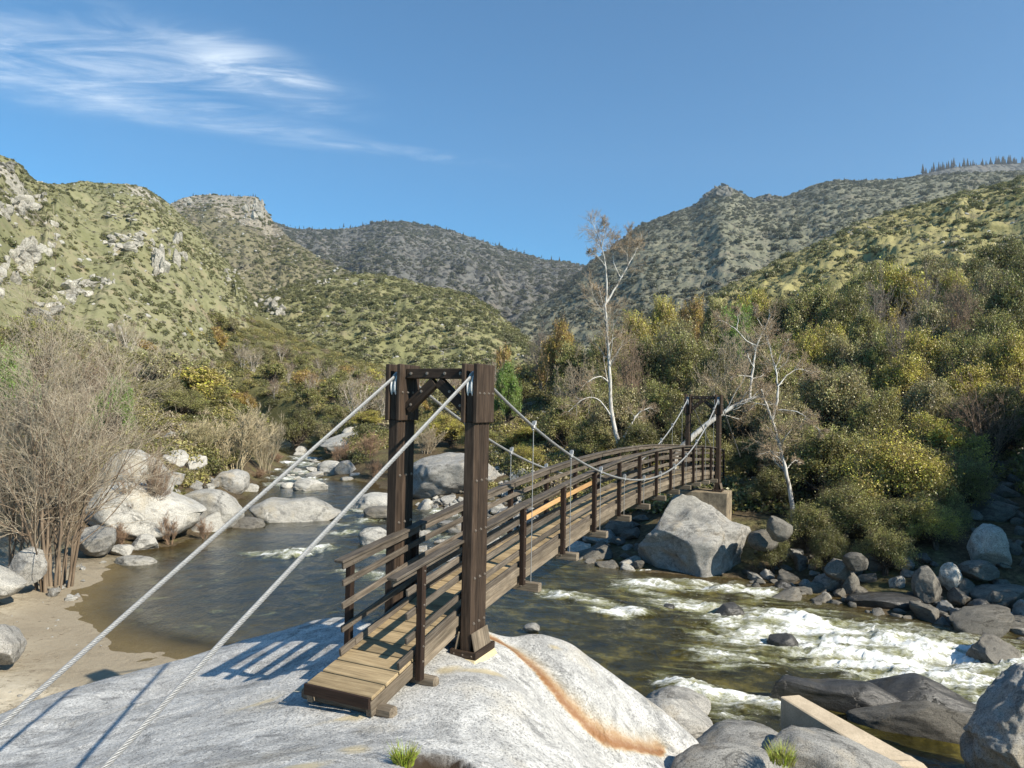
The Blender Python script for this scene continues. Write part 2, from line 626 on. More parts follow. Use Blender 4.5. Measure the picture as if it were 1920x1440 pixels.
def mat_concrete(name, col, dirt):
    t = NT(name)
    v = t.coord('Object')
    a = t.noise(v, 1.6, 6, 0.7)
    b = t.noise(v, 45, 3, 0.7)
    c = t.ramp(a, [(0.35, dirt), (0.6, col)])
    c = t.mix(t.ramp(b, [(0.3, 0.5), (0.5, 0)]), c, tuple(x * .5 for x in dirt))
    st = t.noise(t.coord('Object', (5, 5, 0.7)), 1.5, 5, 0.7)
    c = t.mix(t.ramp(st, [(0.52, 0.0), (0.68, 0.7)]), c, dirt)
    return t.out(t.principled(c, 0.9, 0.2, t.bump(t.math('ADD', a, t.math('MULTIPLY', b, .3)), 0.5, 0.02)))


M_CONC = mat_concrete('tan_concrete', (0.52, 0.43, 0.31), (0.38, 0.31, 0.22))
M_PIER = mat_concrete('weathered_pier_concrete', (0.38, 0.31, 0.21), (0.12, 0.10, 0.075))
M_PAD = mat_concrete('mortar_pad', (0.62, 0.52, 0.32), (0.50, 0.41, 0.25))


def mat_ground():
    t = NT('riverbank_ground')
    v = t.coord('Object')
    n1 = t.noise(v, 0.5, 6, 0.65)
    n2 = t.noise(v, 6, 6, 0.7)
    n3 = t.noise(v, 30, 3, 0.7)
    litter = t.ramp(n2, [(0.3, (0.045, 0.034, 0.022)), (0.5, (0.10, 0.075, 0.045)), (0.7, (0.19, 0.15, 0.09))])
    grass = t.ramp(n2, [(0.3, (0.075, 0.072, 0.030)), (0.55, (0.165, 0.155, 0.065)), (0.75, (0.27, 0.24, 0.12))])
    sand = t.ramp(n2, [(0.28, (0.33, 0.275, 0.19)), (0.45, (0.50, 0.435, 0.32)), (0.7, (0.60, 0.53, 0.40))])
    c = t.mix(t.ramp(n1, [(0.5, 0.0), (0.66, 0.8)]), litter, grass)
    c = t.mix(t.attr('grass'), c, grass)
    c = t.mix(t.ramp(n3, [(0.3, 0.6), (0.45, 0.0)]), c, (0.03, 0.025, 0.015))
    debris = t.math('MULTIPLY', t.ramp(t.noise(v, 0.8, 5, 0.7, 0.8), [(0.47, 0.0), (0.58, 0.8)]), t.ramp(n3, [(0.42, 1.0), (0.62, 0.0)]))
    sand = t.mix(debris, sand, (0.10, 0.075, 0.045))
    c = t.mix(t.attr('sand'), c, sand)
    c = t.mix(t.attr('wet'), c, (0.30, 0.25, 0.175))
    h = t.math('ADD', n2, t.math('MULTIPLY', n3, 0.4))
    return t.out(t.principled(c, 0.95, 0.1, t.bump(h, 0.7, 0.06)))


M_GROUND = mat_ground()


def mat_water():
    t = NT('river_water')
    v = t.coord('Object')
    vf = t.coord('Object', (1.0, 0.55, 1), rot=(0, 0, math.radians(32)))
    dep = t.attr('depth')
    foam = t.attr('foam')
    flow = t.attr('flow', 'Vector')
    bedn = t.noise(v, 1.1, 6, 0.65)
    deep = t.ramp(bedn, [(0.32, (0.010, 0.0095, 0.0035)), (0.52, (0.038, 0.033, 0.009)), (0.66, (0.12, 0.098, 0.022))])
    pool = t.ramp(bedn, [(0.30, (0.010, 0.014, 0.014)), (0.7, (0.026, 0.028, 0.021))])
    deep = t.mix(t.attr('pool'), deep, pool)
    shal = t.ramp(bedn, [(0.3, (0.050, 0.041, 0.019)), (0.7, (0.100, 0.082, 0.040))])
    c = t.mix(t.ramp(dep, [(0.08, 0.0), (0.85, 1.0)]), shal, deep)
    # foam: lace of stretched noise, thresholded by the foam amount of the place
    fn = t.noise(flow, 2.0, 8, 0.62, 0.9)
    fn2 = t.noise(flow, 9.0, 7, 0.72, 1.0)
    fn3 = t.noise(v, 14.0, 5, 0.7, 0.5)
    rid = t.math('ABSOLUTE', t.math('SUBTRACT', fn2, 0.5))
    rid = t.ramp(rid, [(0.0, 1.0), (0.07, 0.0)])
    rid2 = t.ramp(t.math('ABSOLUTE', t.math('SUBTRACT', t.noise(flow, 4.2, 6, 0.66, 1.4), 0.5)), [(0.0, 1.0), (0.05, 0.0)])
    lace = t.math('MAXIMUM', rid, rid2)
    q = t.math('ADD', foam, t.math('MULTIPLY', t.math('SUBTRACT', fn, 0.5), 1.9))
    aer = t.ramp(q, [(0.16, 0.0), (0.50, 0.5), (1.05, 0.95)])
    c = t.mix(aer, c, t.ramp(fn2, [(0.3, (0.13, 0.13, 0.036)), (0.64, (0.40, 0.405, 0.185))]))
    q2 = t.math('ADD', q, t.math('MULTIPLY', t.math('SUBTRACT', fn3, 0.5), 0.35))
    q2 = t.math('ADD', q2, t.math('MULTIPLY', lace, t.ramp(foam, [(0.04, 0.0), (0.25, 0.34), (1.0, 0.20)])))
    q2 = t.math('ADD', q2, t.math('MULTIPLY', t.attr('crest'), 0.5))
    white = t.ramp(q2, [(0.58, 0.0), (0.95, 0.45), (1.45, 0.97)])
    fl = t.ramp(t.noise(flow, 26, 3, 0.6), [(0.66, 0.0), (0.71, 1.0)])
    fl = t.math('MULTIPLY', fl, t.ramp(foam, [(0.02, 0.0), (0.15, 0.6)]))
    white = t.math('MAXIMUM', white, fl)
    c = t.mix(white, c, (0.84, 0.85, 0.81))
    w1 = t.noise(vf, 2.2, 5, 0.6, 0.6)
    w2 = t.noise(v, 9.0, 4, 0.6, 0.3)
    h = t.math('ADD', w1, t.math('MULTIPLY', w2, 0.30))
    h = t.math('ADD', h, t.math('MULTIPLY', white, t.math('MULTIPLY', fn2, 0.9)))
    nrm = t.bump(h, 0.5, 0.11)
    rough = t.math('ADD', 0.06, t.math('MULTIPLY', white, 0.7))
    p = t.principled(c, rough, t.math('MULTIPLY', t.math('SUBTRACT', 1.0, white), 0.5), nrm, IOR=1.33)
    tr = t.node('ShaderNodeBsdfTransparent', None, Color=(0.80, 0.76, 0.64))
    m = t.node('ShaderNodeMixShader', None, Fac=t.math('MAXIMUM', t.ramp(dep, [(0.0, 0.18), (0.30, 1.0)]), white))
    t.l.new(tr.outputs[0], m.inputs[1])
    t.l.new(p, m.inputs[2])
    return t.out(m.outputs[0])


M_WATER = mat_water()


def mat_hill(name, grass_a, grass_b, shrub, rock, cell=3.0, shrub_amt=0.5, rock_amt=0.25, soil=(0.23, 0.19, 0.12)):
    t = NT(name)
    v = t.coord('Object')
    s = 1.0 / cell
    big = t.noise(v, s * 0.07, 6, 0.6)
    mid = t.noise(v, s * 0.35, 6, 0.65)
    fine = t.noise(v, s * 2.2, 4, 0.7)
    c = t.ramp(mid, [(0.34, grass_a), (0.52, grass_b), (0.68, soil)])
    c = t.mix(t.ramp(big, [(0.40, 0.0), (0.62, 0.55)]), c, grass_a)
    wob = t.node('ShaderNodeVectorMath', {'operation': 'ADD'})
    t.l.new(v, wob.inputs[0])
    nz = t.node('ShaderNodeTexNoise', None, Vector=v, Scale=s * 1.5, Detail=3.0)
    sc = t.node('ShaderNodeVectorMath', {'operation': 'SCALE'}, Scale=cell * 0.8)
    t.l.new(nz.outputs['Color'], sc.inputs[0])
    t.l.new(sc.outputs[0], wob.inputs[1])
    vd = t.voro(wob.outputs[0], s)
    dens = t.noise(v, s * 0.16, 5, 0.65)
    thr = t.math('SUBTRACT', vd, t.math('MULTIPLY', t.math('SUBTRACT', dens, 0.5), 0.9))
    sh = t.ramp(thr, [(0.55 * shrub_amt, 1.0), (0.55 * shrub_amt + 0.14, 0.0)])
    shc = t.ramp(fine, [(0.35, tuple(x * .6 for x in shrub)), (0.65, tuple(x * 1.25 for x in shrub))])
    c = t.mix(t.math('MULTIPLY', sh, 0.9), c, shc)
    rk = t.noise(v, s * 0.22, 9, 0.72, 0.4)
    rk2 = t.noise(v, s * 0.9, 5, 0.7)
    rmask = t.math('ADD', t.math('MULTIPLY', rk, 0.7), t.math('MULTIPLY', rk2, 0.3))
    rmask = t.math('ADD', rmask, t.math('MULTIPLY', t.attr('rock'), 0.35))
    rm = t.ramp(rmask, [(0.72 - rock_amt * 0.4, 0.0), (0.77 - rock_amt * 0.4, 0.9)])
    c = t.mix(rm, c, t.ramp(fine, [(0.3, tuple(x * .45 for x in rock)), (0.55, rock)]))
    h = t.math('ADD', t.math('MULTIPLY', sh, 0.7), t.math('ADD', t.math('MULTIPLY', rm, t.math('ADD', rk2, fine)), t.math('MULTIPLY', fine, 0.3)))
    return t.out(t.principled(c, 0.95, 0.05, t.bump(h, 0.8, cell * 0.45)))


M_HILL = mat_hill('chaparral_slope', (0.165, 0.166, 0.082), (0.255, 0.244, 0.138), (0.135, 0.135, 0.066), (0.50, 0.46, 0.38), 2.2, 0.25, 0.30, (0.30, 0.245, 0.16))
M_MID = mat_hill('green_knoll', (0.172, 0.172, 0.078), (0.250, 0.236, 0.120), (0.120, 0.120, 0.060), (0.42, 0.37, 0.29), 2.6, 0.35, 0.24)
M_FAR = mat_hill('burnt_mountain', (0.125, 0.124, 0.108), (0.175, 0.170, 0.150), (0.070, 0.071, 0.064), (0.33, 0.30, 0.26), 14.0, 0.65, 0.32, (0.18, 0.155, 0.125))
M_PEAK = mat_hill('scrub_mountain', (0.175, 0.175, 0.118), (0.235, 0.228, 0.160), (0.092, 0.096, 0.072), (0.38, 0.345, 0.29), 9.0, 0.5, 0.28, (0.21, 0.18, 0.135))
M_BUTTE = mat_hill('butte_slope', (0.160, 0.145, 0.082), (0.220, 0.195, 0.120), (0.088, 0.082, 0.052), (0.42, 0.37, 0.29), 8.0, 0.5, 0.36, (0.24, 0.20, 0.14))
M_RHILL = mat_hill('grassy_slope', (0.220, 0.200, 0.086), (0.350, 0.312, 0.142), (0.110, 0.105, 0.050), (0.44, 0.40, 0.32), 3.0, 0.4, 0.2)

# ------------------------------------------------------------------ terrain: river polygon and ground
W0 = lambda pts: [tuple(atz(x, y, 0.0)[:2]) for x, y in pts]
LEFT_SHORE = W0([(345, 1236), (240, 1218), (165, 1190), (128, 1150), (150, 1105), (205, 1055), (265, 1030), (330, 1020), (420, 985),
                 (452, 935), (470, 912), (520, 880), (545, 856)])
RIGHT_SHORE = W0([(604, 856), (606, 882), (612, 897), (700, 905), (755, 945), (905, 962), (960, 990), (1000, 1010), (1205, 1066),
                  (1300, 1078), (1400, 1082), (1500, 1108), (1650, 1142), (1800, 1172), (1920, 1176)])
RIVER = ([(35, -6), (14, 5.5), (9, 8.6), (6, 10.2), (3.6, 11.0), (1.5, 11.9), (-2, 12.9), (-5.5, 14.6), (-7.2, 16.6)] + LEFT_SHORE
         + [(-38, 105), (-52, 125), (-75, 150), (-70, 160), (-45, 135), (-30, 108)] + RIGHT_SHORE + [(24, 17), (40, 6)])
RIVER = np.array(RIVER)


def river_sd(x, y):
    """signed distance to the river's edge, negative in the water"""
    x, y = np.asarray(x, float), np.asarray(y, float)
    d = np.full(x.shape, 1e9)
    inside = np.zeros(x.shape, bool)
    n = len(RIVER)
    for i in range(n):
        ax, ay = RIVER[i]
        bx, by = RIVER[(i + 1) % n]
        ex, ey = bx - ax, by - ay
        t = np.clip(((x - ax) * ex + (y - ay) * ey) / (ex * ex + ey * ey), 0, 1)
        d = np.minimum(d, np.hypot(x - ax - t * ex, y - ay - t * ey))
        if ay != by:
            c = ((ay > y) != (by > y)) & (x < (bx - ax) * (y - ay) / (by - ay) + ax)
            inside ^= c
    return np.where(inside, -d, d)


LAND = [(10, 34, 1.6), (16, 32, 1.8), (22, 30, 2.2), (30, 26, 2.8), (27, 38, 3.4), (40, 32, 5.5), (15, 45, 3.0), (30, 50, 6.0), (50, 60, 11),
        (8, 50, 2.6), (20, 80, 8.5), (50, 90, 15), (3, 90, 6.5), (0, 60, 2.4), (-6, 75, 2.6), (-15, 110, 4.5), (80, 80, 20), (80, 40, 13),
        (60, 30, 8.5), (34, 8, 2.6), (60, 0, 5), (0, 150, 9), (40, 150, 20), (110, 150, 32), (-18, 28, 0.9), (-22, 40, 2.6), (-30, 30, 3),
        (-40, 50, 7), (-60, 40, 14), (-28, 62, 4), (-45, 90, 7), (-70, 100, 16), (-36, 118, 5), (-60, 160, 11), (-110, 100, 36),
        (-12, 16, 0.45), (-16, 13, 1.0), (-26, 16, 2), (-15, 0, 3), (-40, 0, 8), (0, 4, 2.0), (10, 3, 1.2), (-30, 220, 12), (40, 220, 24),
        (120, 230, 42), (-120, 220, 45), (20, -10, 2), (-10, -12, 3), (14, 60, 4.2), (-100, -10, 20), (110, 0, 16), (-8, 52, 1.1)]
_tl = tps([(a / 10, b / 10) for a, b, c in LAND], [c for a, b, c in LAND], 0.6)


def _land(x, y):
    return np.clip(_tl(np.clip(x, -125, 130) / 10, np.clip(y, -15, 235) / 10), 0.3, 60)


def ground_z(x, y, detail=True):
    x, y = np.asarray(x, float), np.asarray(y, float)
    d = river_sd(x, y)
    rise = np.where((x < -5) & (y < 30), 9.0, 5.0)
    zl = _land(x, y) * sstep(0.0, 1.0, d / rise) + 0.03 * np.minimum(d, 3)
    zw = -1.5 * sstep(0, 4.5, -d)
    beach = (x < -4) & (y < 27)
    zw = np.where(beach, -0.9 * sstep(0, 4.5, -d), zw)
    z = np.where(d > 0, zl, zw)
    if detail:
        am = np.clip(d / 12, 0.04, 1.0)
        z = z + am * 0.55 * fbm(x * 0.14, y * 0.14, 0, 4, 5) + np.clip(d / 4, 0.02, 1) * 0.07 * fbm(x * 1.3, y * 1.3, 0, 3, 9)
    return z


def gz(x, y):
    return float(ground_z(np.array([x]), np.array([y]))[0])


def build_ground():
    def warp(lo, hi, c, n, k):
        t = np.linspace(-1, 1, n)
        s = np.sinh(k * t) / np.sinh(k)
        return np.where(s < 0, c + s * (c - lo), c + s * (hi - c))
    xs = warp(-170, 190, 2, 430, 2.6)
    ys = warp(-20, 330, 24, 470, 2.8)
    X, Y = np.meshgrid(xs, ys)
    Z = ground_z(X, Y)
    d = river_sd(X, Y)
    nz = fbm(X * .5, Y * .5, 0, 3, 44)
    sand = sstep(-3.5, -6.0, X) * sstep(31, 25, Y + 2 * nz) * sstep(1.9, 1.0, Z + .3 * nz)
    wet = sand * sstep(0.22, 0.05, Z + 0.06 * nz) * 0.85
    grass = np.clip(sstep(60, 100, Y + 10 * nz) + (Y > 40) * sstep(.15, .45, fbm(X * .09, Y * .09, 0, 3, 61)) * sstep(2, 6, d), 0, 1) * (1 - sand)
    me = mesh_np('ground', np.stack([X, Y, Z], -1), grid_faces(*X.shape), M_GROUND, True,
                 dict(sand=sand.ravel(), wet=wet.ravel(), grass=grass.ravel()))
    obj('ground', me, kind='structure')


build_ground()

STROKES = [  # (pixels along the white water, half width in metres, strength)
    ([(1030, 1112), (1080, 1122), (1140, 1133), (1195, 1150)], 0.45, 0.75),
    ([(1120, 1142), (1165, 1155)], 0.3, 1.0),
    ([(1200, 1100), (1280, 1098), (1350, 1103), (1415, 1112)], 0.9, 0.8),
    ([(1250, 1125), (1320, 1140), (1385, 1150)], 0.7, 0.7),
    ([(1350, 1150), (1430, 1168), (1520, 1172), (1600, 1180)], 0.9, 0.8),
    ([(1500, 1170), (1600, 1195), (1720, 1215), (1830, 1236), (1920, 1255), (2050, 1290)], 1.5, 0.95),
    ([(1420, 1185), (1520, 1210), (1620, 1240), (1720, 1258), (1820, 1276), (1920, 1310), (2060, 1360)], 1.4, 0.9),
    ([(1340, 1228), (1420, 1236), (1500, 1232), (1560, 1236)], 0.7, 0.6),
    ([(1460, 1205), (1500, 1222)], 0.5, 0.9),
    ([(1262, 1282), (1300, 1298), (1360, 1308), (1420, 1318), (1470, 1328)], 0.42, 0.9),
    ([(1300, 1322), (1340, 1340), (1400, 1345)], 0.35, 0.55),
    ([(1700, 1190), (1820, 1210), (1940, 1230)], 1.3, 0.5),
    ([(1500, 1140), (1580, 1160), (1700, 1178)], 0.6, 0.35),
    ([(480, 1040), (530, 1040), (575, 1034), (605, 1026)], 0.45, 0.72),
    ([(535, 1045), (570, 1042)], 0.3, 0.9),
    ([(630, 1000), (665, 998)], 0.4, 0.7), ([(655, 1072), (720, 1080)], 0.5, 0.45), ([(690, 1040), (720, 1036)], 0.4, 0.6),
    ([(620, 965), (690, 955), (730, 950)], 1.0, 0.55), ([(640, 985), (700, 975)], .6, .5),
    ([(548, 858), (585, 860)], 2.0, 0.8), ([(540, 868), (590, 872)], 1.6, 0.8), ([(525, 882), (585, 886)], 1.4, 0.75),
    ([(510, 897), (590, 899)], 1.1, 0.7), ([(500, 908), (560, 911)], 0.9, 0.55),
    ([(820, 960), (900, 968), (960, 985)], 0.8, 0.6), ([(780, 1000), (850, 1010)], 0.8, 0.5), ([(560, 922), (600, 925)], .4, .3),
    ([(1240, 1070), (1200, 1066), (1180, 1062)], 0.3, 0.6), ([(930, 1000), (1000, 1020)], .6, .45),
    ([(1840, 1162), (1920, 1166)], 0.25, 1.1), ([(1690, 1440), (1600, 1400), (1540, 1370)], 0.3, 0.3),
]
POOL_C = [atz(x, y, 0)[:2] for x, y in ((480, 1120), (560, 1070), (640, 1000), (380, 1150))]


def build_water():
    a = np.linspace(-1.25, 1.35, 640)
    Y = np.exp(np.linspace(np.log(7.5), np.log(165), 520))
    A, YY = np.meshgrid(a, Y)
    X = A * YY
    dep = np.maximum(-ground_z(X, YY, False), -0.3)
    foam = np.zeros_like(X)
    fx, fy = np.zeros_like(X), np.zeros_like(X)
    wsum = np.zeros_like(X) + 1e-6
    for pts, w, s in STROKES:
        P = np.array([atz(x, y, 0)[:2] for x, y in pts])
        best = np.full(X.shape, 1e9)
        for p, q in zip(P[:-1], P[1:]):
            e = q - p
            t = np.clip(((X - p[0]) * e[0] + (YY - p[1]) * e[1]) / (e @ e), 0, 1)
            dd = np.hypot(X - p[0] - t * e[0], YY - p[1] - t * e[1])
            best = np.minimum(best, dd)
        foam = np.maximum(foam, s * 0.88 * np.exp(-(best / (w * 1.15)) ** 2 * 0.9))
    foam = np.clip(foam + 0.12 * fbm(X * 1.1, YY * 1.1, 0, 3, 71) * (foam > 0.03), 0, 1.1)
    # flow coordinates: stretched along the current, which turns from down-valley to the right
    ang = np.radians(-62 + 55 * sstep(-6, 9, X))
    ang = np.where(YY > 45, np.radians(-66), ang)
    c, s_ = np.cos(np.radians(-14)), np.sin(np.radians(-14))
    c2, s2 = np.cos(np.radians(-60)), np.sin(np.radians(-60))
    m = sstep(-4, 3, X)[..., None]
    f1 = np.stack([(X * c + YY * s_) * 0.30, (-X * s_ + YY * c) * 1.15, 0 * X], -1)
    f2 = np.stack([(X * c2 + YY * s2) * 0.7 + 40, (-X * s2 + YY * c2) * 0.45, 0 * X], -1)
    flow = np.where(m > 0.5, f1, f2) + 0.22 * np.stack([fbm(X * .5, YY * .5, 0, 3, 81), fbm(X * .5, YY * .5, 0, 3, 91), 0 * X], -1)
    turb = np.clip(foam, 0, 1)
    Z = 0.025 * fbm(X * .9, YY * 1.1, 0, 4, 15) * np.clip(YY / 20, .6, 2.0)
    crest = fbm(flow[..., 0] * 4.5, flow[..., 1] * 4.5, 0, 4, 25, 0.6) * 0.6 + 0.5 * fbm(flow[..., 0] * 11, flow[..., 1] * 9, 0, 3, 35, 0.6, True)
    Z += turb * (0.20 * crest + 0.34 * fbm(flow[..., 0] * 2.2, flow[..., 1] * 1.6, 0, 2, 65) + 0.04)
    big = sstep(1, 9, X) * sstep(11, 15, YY) * sstep(30, 24, YY)
    Z += big * 0.10 * fbm(flow[..., 0] * 1.6, flow[..., 1] * 1.9, 0, 3, 45)
    Z += 0.035 * sstep(-12, -4, X) * fbm(flow[..., 0] * 5 + 3, flow[..., 1] * 5, 0, 3, 55)
    pool = np.zeros_like(X)
    for px, py in POOL_C:
        pool = np.maximum(pool, np.exp(-((X - px) ** 2 + (YY - py) ** 2) / 60))
    pool = np.maximum(pool, sstep(34, 42, YY)) * sstep(2.5, -2.5, X)
    keep_f = grid_faces(*X.shape)
    dmax = dep.ravel()[keep_f].max(1)
    keep_f = keep_f[dmax > -0.12]
    used, inv = np.unique(keep_f, return_inverse=True)
    V = np.stack([X, YY, Z], -1).reshape(-1, 3)[used]
    me = mesh_np('river_water', V, inv.reshape(-1, 4), M_WATER, True,
                 dict(depth=dep.ravel()[used], foam=foam.ravel()[used], pool=pool.ravel()[used], flow=flow.reshape(-1, 3)[used],
                      crest=crest.ravel()[used]))
    obj('river_water', me, kind='structure')


build_water()

# ------------------------------------------------------------------ hills and mountains
from mathutils.bvhtree import BVHTree
HILLS = {}


def build_hill(name, ridge, foot, mat, ncol, nrow, amp, spur, seed, prof=1.25, rough=0.012, back=0.5, rockf=None, edge=0.15, ga=.45, la=.55):
    """a real slope: foot line on the valley floor, ridge line at its own distance, back slope behind"""
    R3 = np.array([atY(x, y, d) for x, y, d in ridge])
    seg = np.r_[0, np.cumsum(np.hypot(np.diff([r[0] for r in ridge]), np.diff([r[1] for r in ridge])))]
    seg /= seg[-1]
    t = np.linspace(0, 1, ncol)
    rid = np.stack([np.interp(t, seg, R3[:, i]) for i in range(3)], -1)
    fx = np.array([f[0] for f in foot], float)
    ft = (fx - fx[0]) / (fx[-1] - fx[0])
    pxs = np.interp(t, ft, fx)
    fY = np.interp(t, ft, [f[1] for f in foot])
    fz = np.interp(t, ft, [f[2] for f in foot])
    foot3 = np.stack([[atY(p, 740, y)[0] for p, y in zip(pxs, fY)], fY, fz], -1)
    w = np.linspace(0, 1, nrow)[:, None]
    P = foot3[None] * (1 - w[..., None]) + rid[None] * w[..., None]
    wz = 0.35 * w ** prof + 0.65 * w ** (prof * 0.8)
    kw = max(3, int(ncol * .045))
    ker = np.hanning(2 * kw + 1)
    ker /= ker.sum()
    rsm = np.convolve(np.pad(rid[:, 2], kw, mode='edge'), ker, 'valid')
    bl = sstep(.62, .97, w)
    rz = rsm[None] * (1 - bl) + rid[None, :, 2] * bl
    P[..., 2] = foot3[None, :, 2] * (1 - wz) + rz * wz
    sx = t[None, :] * spur
    warp = 0.35 * fbm(np.repeat(sx, nrow, 0) * 0.8, np.repeat(w, ncol, 1) * 2.2, 0, 3, seed + 5)
    gul = fbm(np.repeat(sx, nrow, 0) + warp, np.repeat(w, ncol, 1) * 0.9, 0, 3, seed, 0.42, True)
    env = np.sin(np.pi * np.clip(w, 0, 1) ** 0.8) * (1 - edge) + edge * w
    size = np.linalg.norm(R3[-1] - R3[0]) / ncol
    lump = fbm(P[..., 0] / amp * .9, P[..., 1] / amp * .9, 0, 5, seed + 20, 0.55)
    P[..., 2] += amp * env * (gul * ga + la * lump)
    P[..., 1] -= amp * env * gul * 0.3
    P[..., 2] += rough * amp * 6 * fbm(P[..., 0] / amp * 5, P[..., 1] / amp * 5, P[..., 2] / amp * 5, 4, seed + 40) * (0.25 + 0.75 * env)
    H = P[-1, :, 2] - foot3[:, 2]
    bk = []
    for k, (dy, dz) in enumerate(((0.12, 0.03), (0.35, 0.2), (0.9, 0.85))):
        B = P[-1].copy()
        B[:, 1] += dy * back * np.maximum(H, 10) * 2.2
        B[:, 0] *= B[:, 1] / P[-1][:, 1]
        B[:, 2] = P[-1][:, 2] - dz * np.maximum(H, 5)
        bk.append(B)
    P = np.concatenate([P, np.stack(bk)], 0)
    rock = np.zeros(P.shape[:2]) if rockf is None else rockf(P, t, np.r_[w[:, 0], 1, 1, 1])
    Fq = grid_faces(*P.shape[:2])
    V = P.reshape(-1, 3)
    me = mesh_np(name, V, Fq, mat, True, dict(rock=rock.ravel()))
    o = obj(name, me, kind='structure')
    HILLS[name + str(seed)] = (BVHTree.FromPolygons(V.tolist(), Fq.tolist()), V, Fq, o)
    return HILLS[name + str(seed)]


def butte_rock(P, t, w):
    r = np.zeros(P.shape[:2])
    r += sstep(0.60, 0.9, w)[:, None] * np.exp(-((t[None] - 0.44) / 0.10) ** 2) * 1.0
    r += sstep(.75, .95, w)[:, None] * np.exp(-((t[None] - 0.2) / 0.1) ** 2) * .6
    return r


LEFTH = build_hill('hillside', [(-420, 230, 420), (-250, 250, 420), (-100, 275, 430), (0, 298, 440), (40, 314, 450), (72, 346, 470), (130, 347, 520),
                                (180, 345, 540), (215, 353, 540), (245, 350, 530), (270, 352, 530), (300, 368, 520), (320, 385, 510),
                                (370, 428, 470), (410, 470, 430), (450, 520, 390), (480, 575, 340), (510, 640, 280), (535, 695, 225)],
                   [(-420, 70, 14), (-100, 75, 12), (100, 90, 9), (300, 115, 7), (440, 150, 5), (520, 185, 5), (548, 200, 5)],
                   M_HILL, 360, 220, 13.0, 9.0, 3, 1.05, 0.02,
                   rockf=lambda P, t, w: 1.1 * np.exp(-((t[None] - 0.16 - 0.38 * (1 - w)[:, None]) / 0.035) ** 2) * sstep(.15, .4, w)[:, None]
                   + 0.55 * np.exp(-((t[None] - 0.62) / 0.05) ** 2) * np.exp(-((w[:, None] - .72) / .14) ** 2)
                   + 0.8 * sstep(.94, 1, w)[:, None] * np.exp(-((t[None] - .36) / .03) ** 2))
MIDH = build_hill('hillside', [(330, 640, 330), (430, 590, 380), (480, 565, 410), (540, 538, 440), (600, 521, 450), (640, 518, 440), (690, 514, 430),
                               (740, 522, 420), (800, 536, 400), (840, 541, 390), (870, 550, 380), (905, 568, 370), (940, 595, 360),
                               (968, 618, 350), (1010, 660, 330), (1040, 690, 310)],
                  [(330, 215, 8), (600, 215, 6), (800, 215, 7), (1040, 225, 12)], M_MID, 300, 140, 9.0, 6.0, 13, 1.0, 0.02)
BUTTE = build_hill('mountain', [(180, 460, 1150), (250, 415, 1180), (320, 381, 1200), (345, 371, 1230), (370, 366, 1250), (420, 366, 1250), (478, 368, 1230),
                                (490, 377, 1210), (500, 396, 1180), (510, 412, 1150), (545, 448, 1000), (600, 482, 900), (660, 508, 800),
                                (720, 535, 700), (800, 590, 600)],
                   [(180, 480, 30), (500, 470, 25), (800, 450, 20)], M_BUTTE, 260, 150, 34.0, 5.0, 23, 1.25, 0.02, rockf=butte_rock)
FARM = build_hill('mountain', [(380, 470, 2400), (430, 440, 2400), (500, 413, 2400), (530, 424, 2400), (560, 431, 2450), (600, 432, 2500), (640, 430, 2500),
                               (680, 424, 2500), (720, 417, 2500), (760, 418, 2500), (800, 424, 2500), (850, 433, 2450), (900, 450, 2400),
                               (940, 464, 2350), (980, 475, 2300), (1020, 487, 2250), (1060, 492, 2300), (1100, 500, 2300), (1160, 530, 2200),
                               (1250, 560, 2200)],
                  [(380, 1000, 60), (800, 900, 40), (1250, 900, 40)], M_FAR, 300, 150, 75.0, 9.0, 33, 1.15, 0.03, ga=.36, la=.32)
PEAK = build_hill('mountain', [(925, 640, 1000), (950, 613, 1100), (985, 588, 1200), (1020, 567, 1300), (1060, 537, 1400), (1100, 497, 1500), (1150, 462, 1600), (1190, 428, 1650),
                               (1240, 406, 1700), (1300, 386, 1750), (1325, 363, 1750), (1345, 349, 1750), (1358, 346, 1750), (1385, 358, 1750),
                               (1410, 372, 1750), (1420, 370, 1760), (1440, 366, 1770), (1465, 370, 1770), (1490, 361, 1780), (1530, 345, 1750),
                               (1570, 338, 1700), (1620, 338, 1650), (1660, 337, 1600), (1700, 334, 1560), (1760, 329, 1500), (1830, 323, 1450),
                               (1920, 320, 1400), (2050, 300, 1350), (2300, 270, 1300)],
                  [(925, 480, 16), (1300, 430, 25), (1700, 420, 40), (2300, 420, 60)], M_PEAK, 380, 170, 32.0, 11.0, 48, 1.1, 0.03, ga=.10, la=.32,
                  rockf=lambda P, t, w: 0.9 * sstep(.84, .98, w)[:, None] * np.exp(-((t[None] - .335) / .035) ** 2))
TOPR = build_hill('mountain', [(1600, 352, 2600), (1700, 332, 2600), (1740, 324, 2600), (1790, 314, 2600), (1830, 309, 2600), (1900, 306, 2600), (1960, 302, 2600),
                               (2200, 280, 2600)], [(1600, 2200, 560), (2200, 2200, 560)], M_FAR, 120, 40, 20.0, 4.0, 53)
RHILL = build_hill('hillside', [(1330, 560, 270), (1400, 520, 300), (1460, 489, 330), (1540, 451, 380), (1620, 415, 430), (1700, 390, 460), (1800, 362, 480), (1870, 346, 480),
                                (1920, 332, 480), (2050, 300, 480), (2400, 250, 450)],
                   [(1330, 165, 17), (1500, 150, 18), (1800, 135, 20), (2400, 120, 23)], M_RHILL, 260, 150, 9.0, 6.0, 63, 1.0, 0.02)


def on_hill(h, x, y):
    d = Vector(ray(x, y)).normalized()
    loc, nrm, idx, dist = h[0].ray_cast(Vector(_C), d)
    return loc, nrm

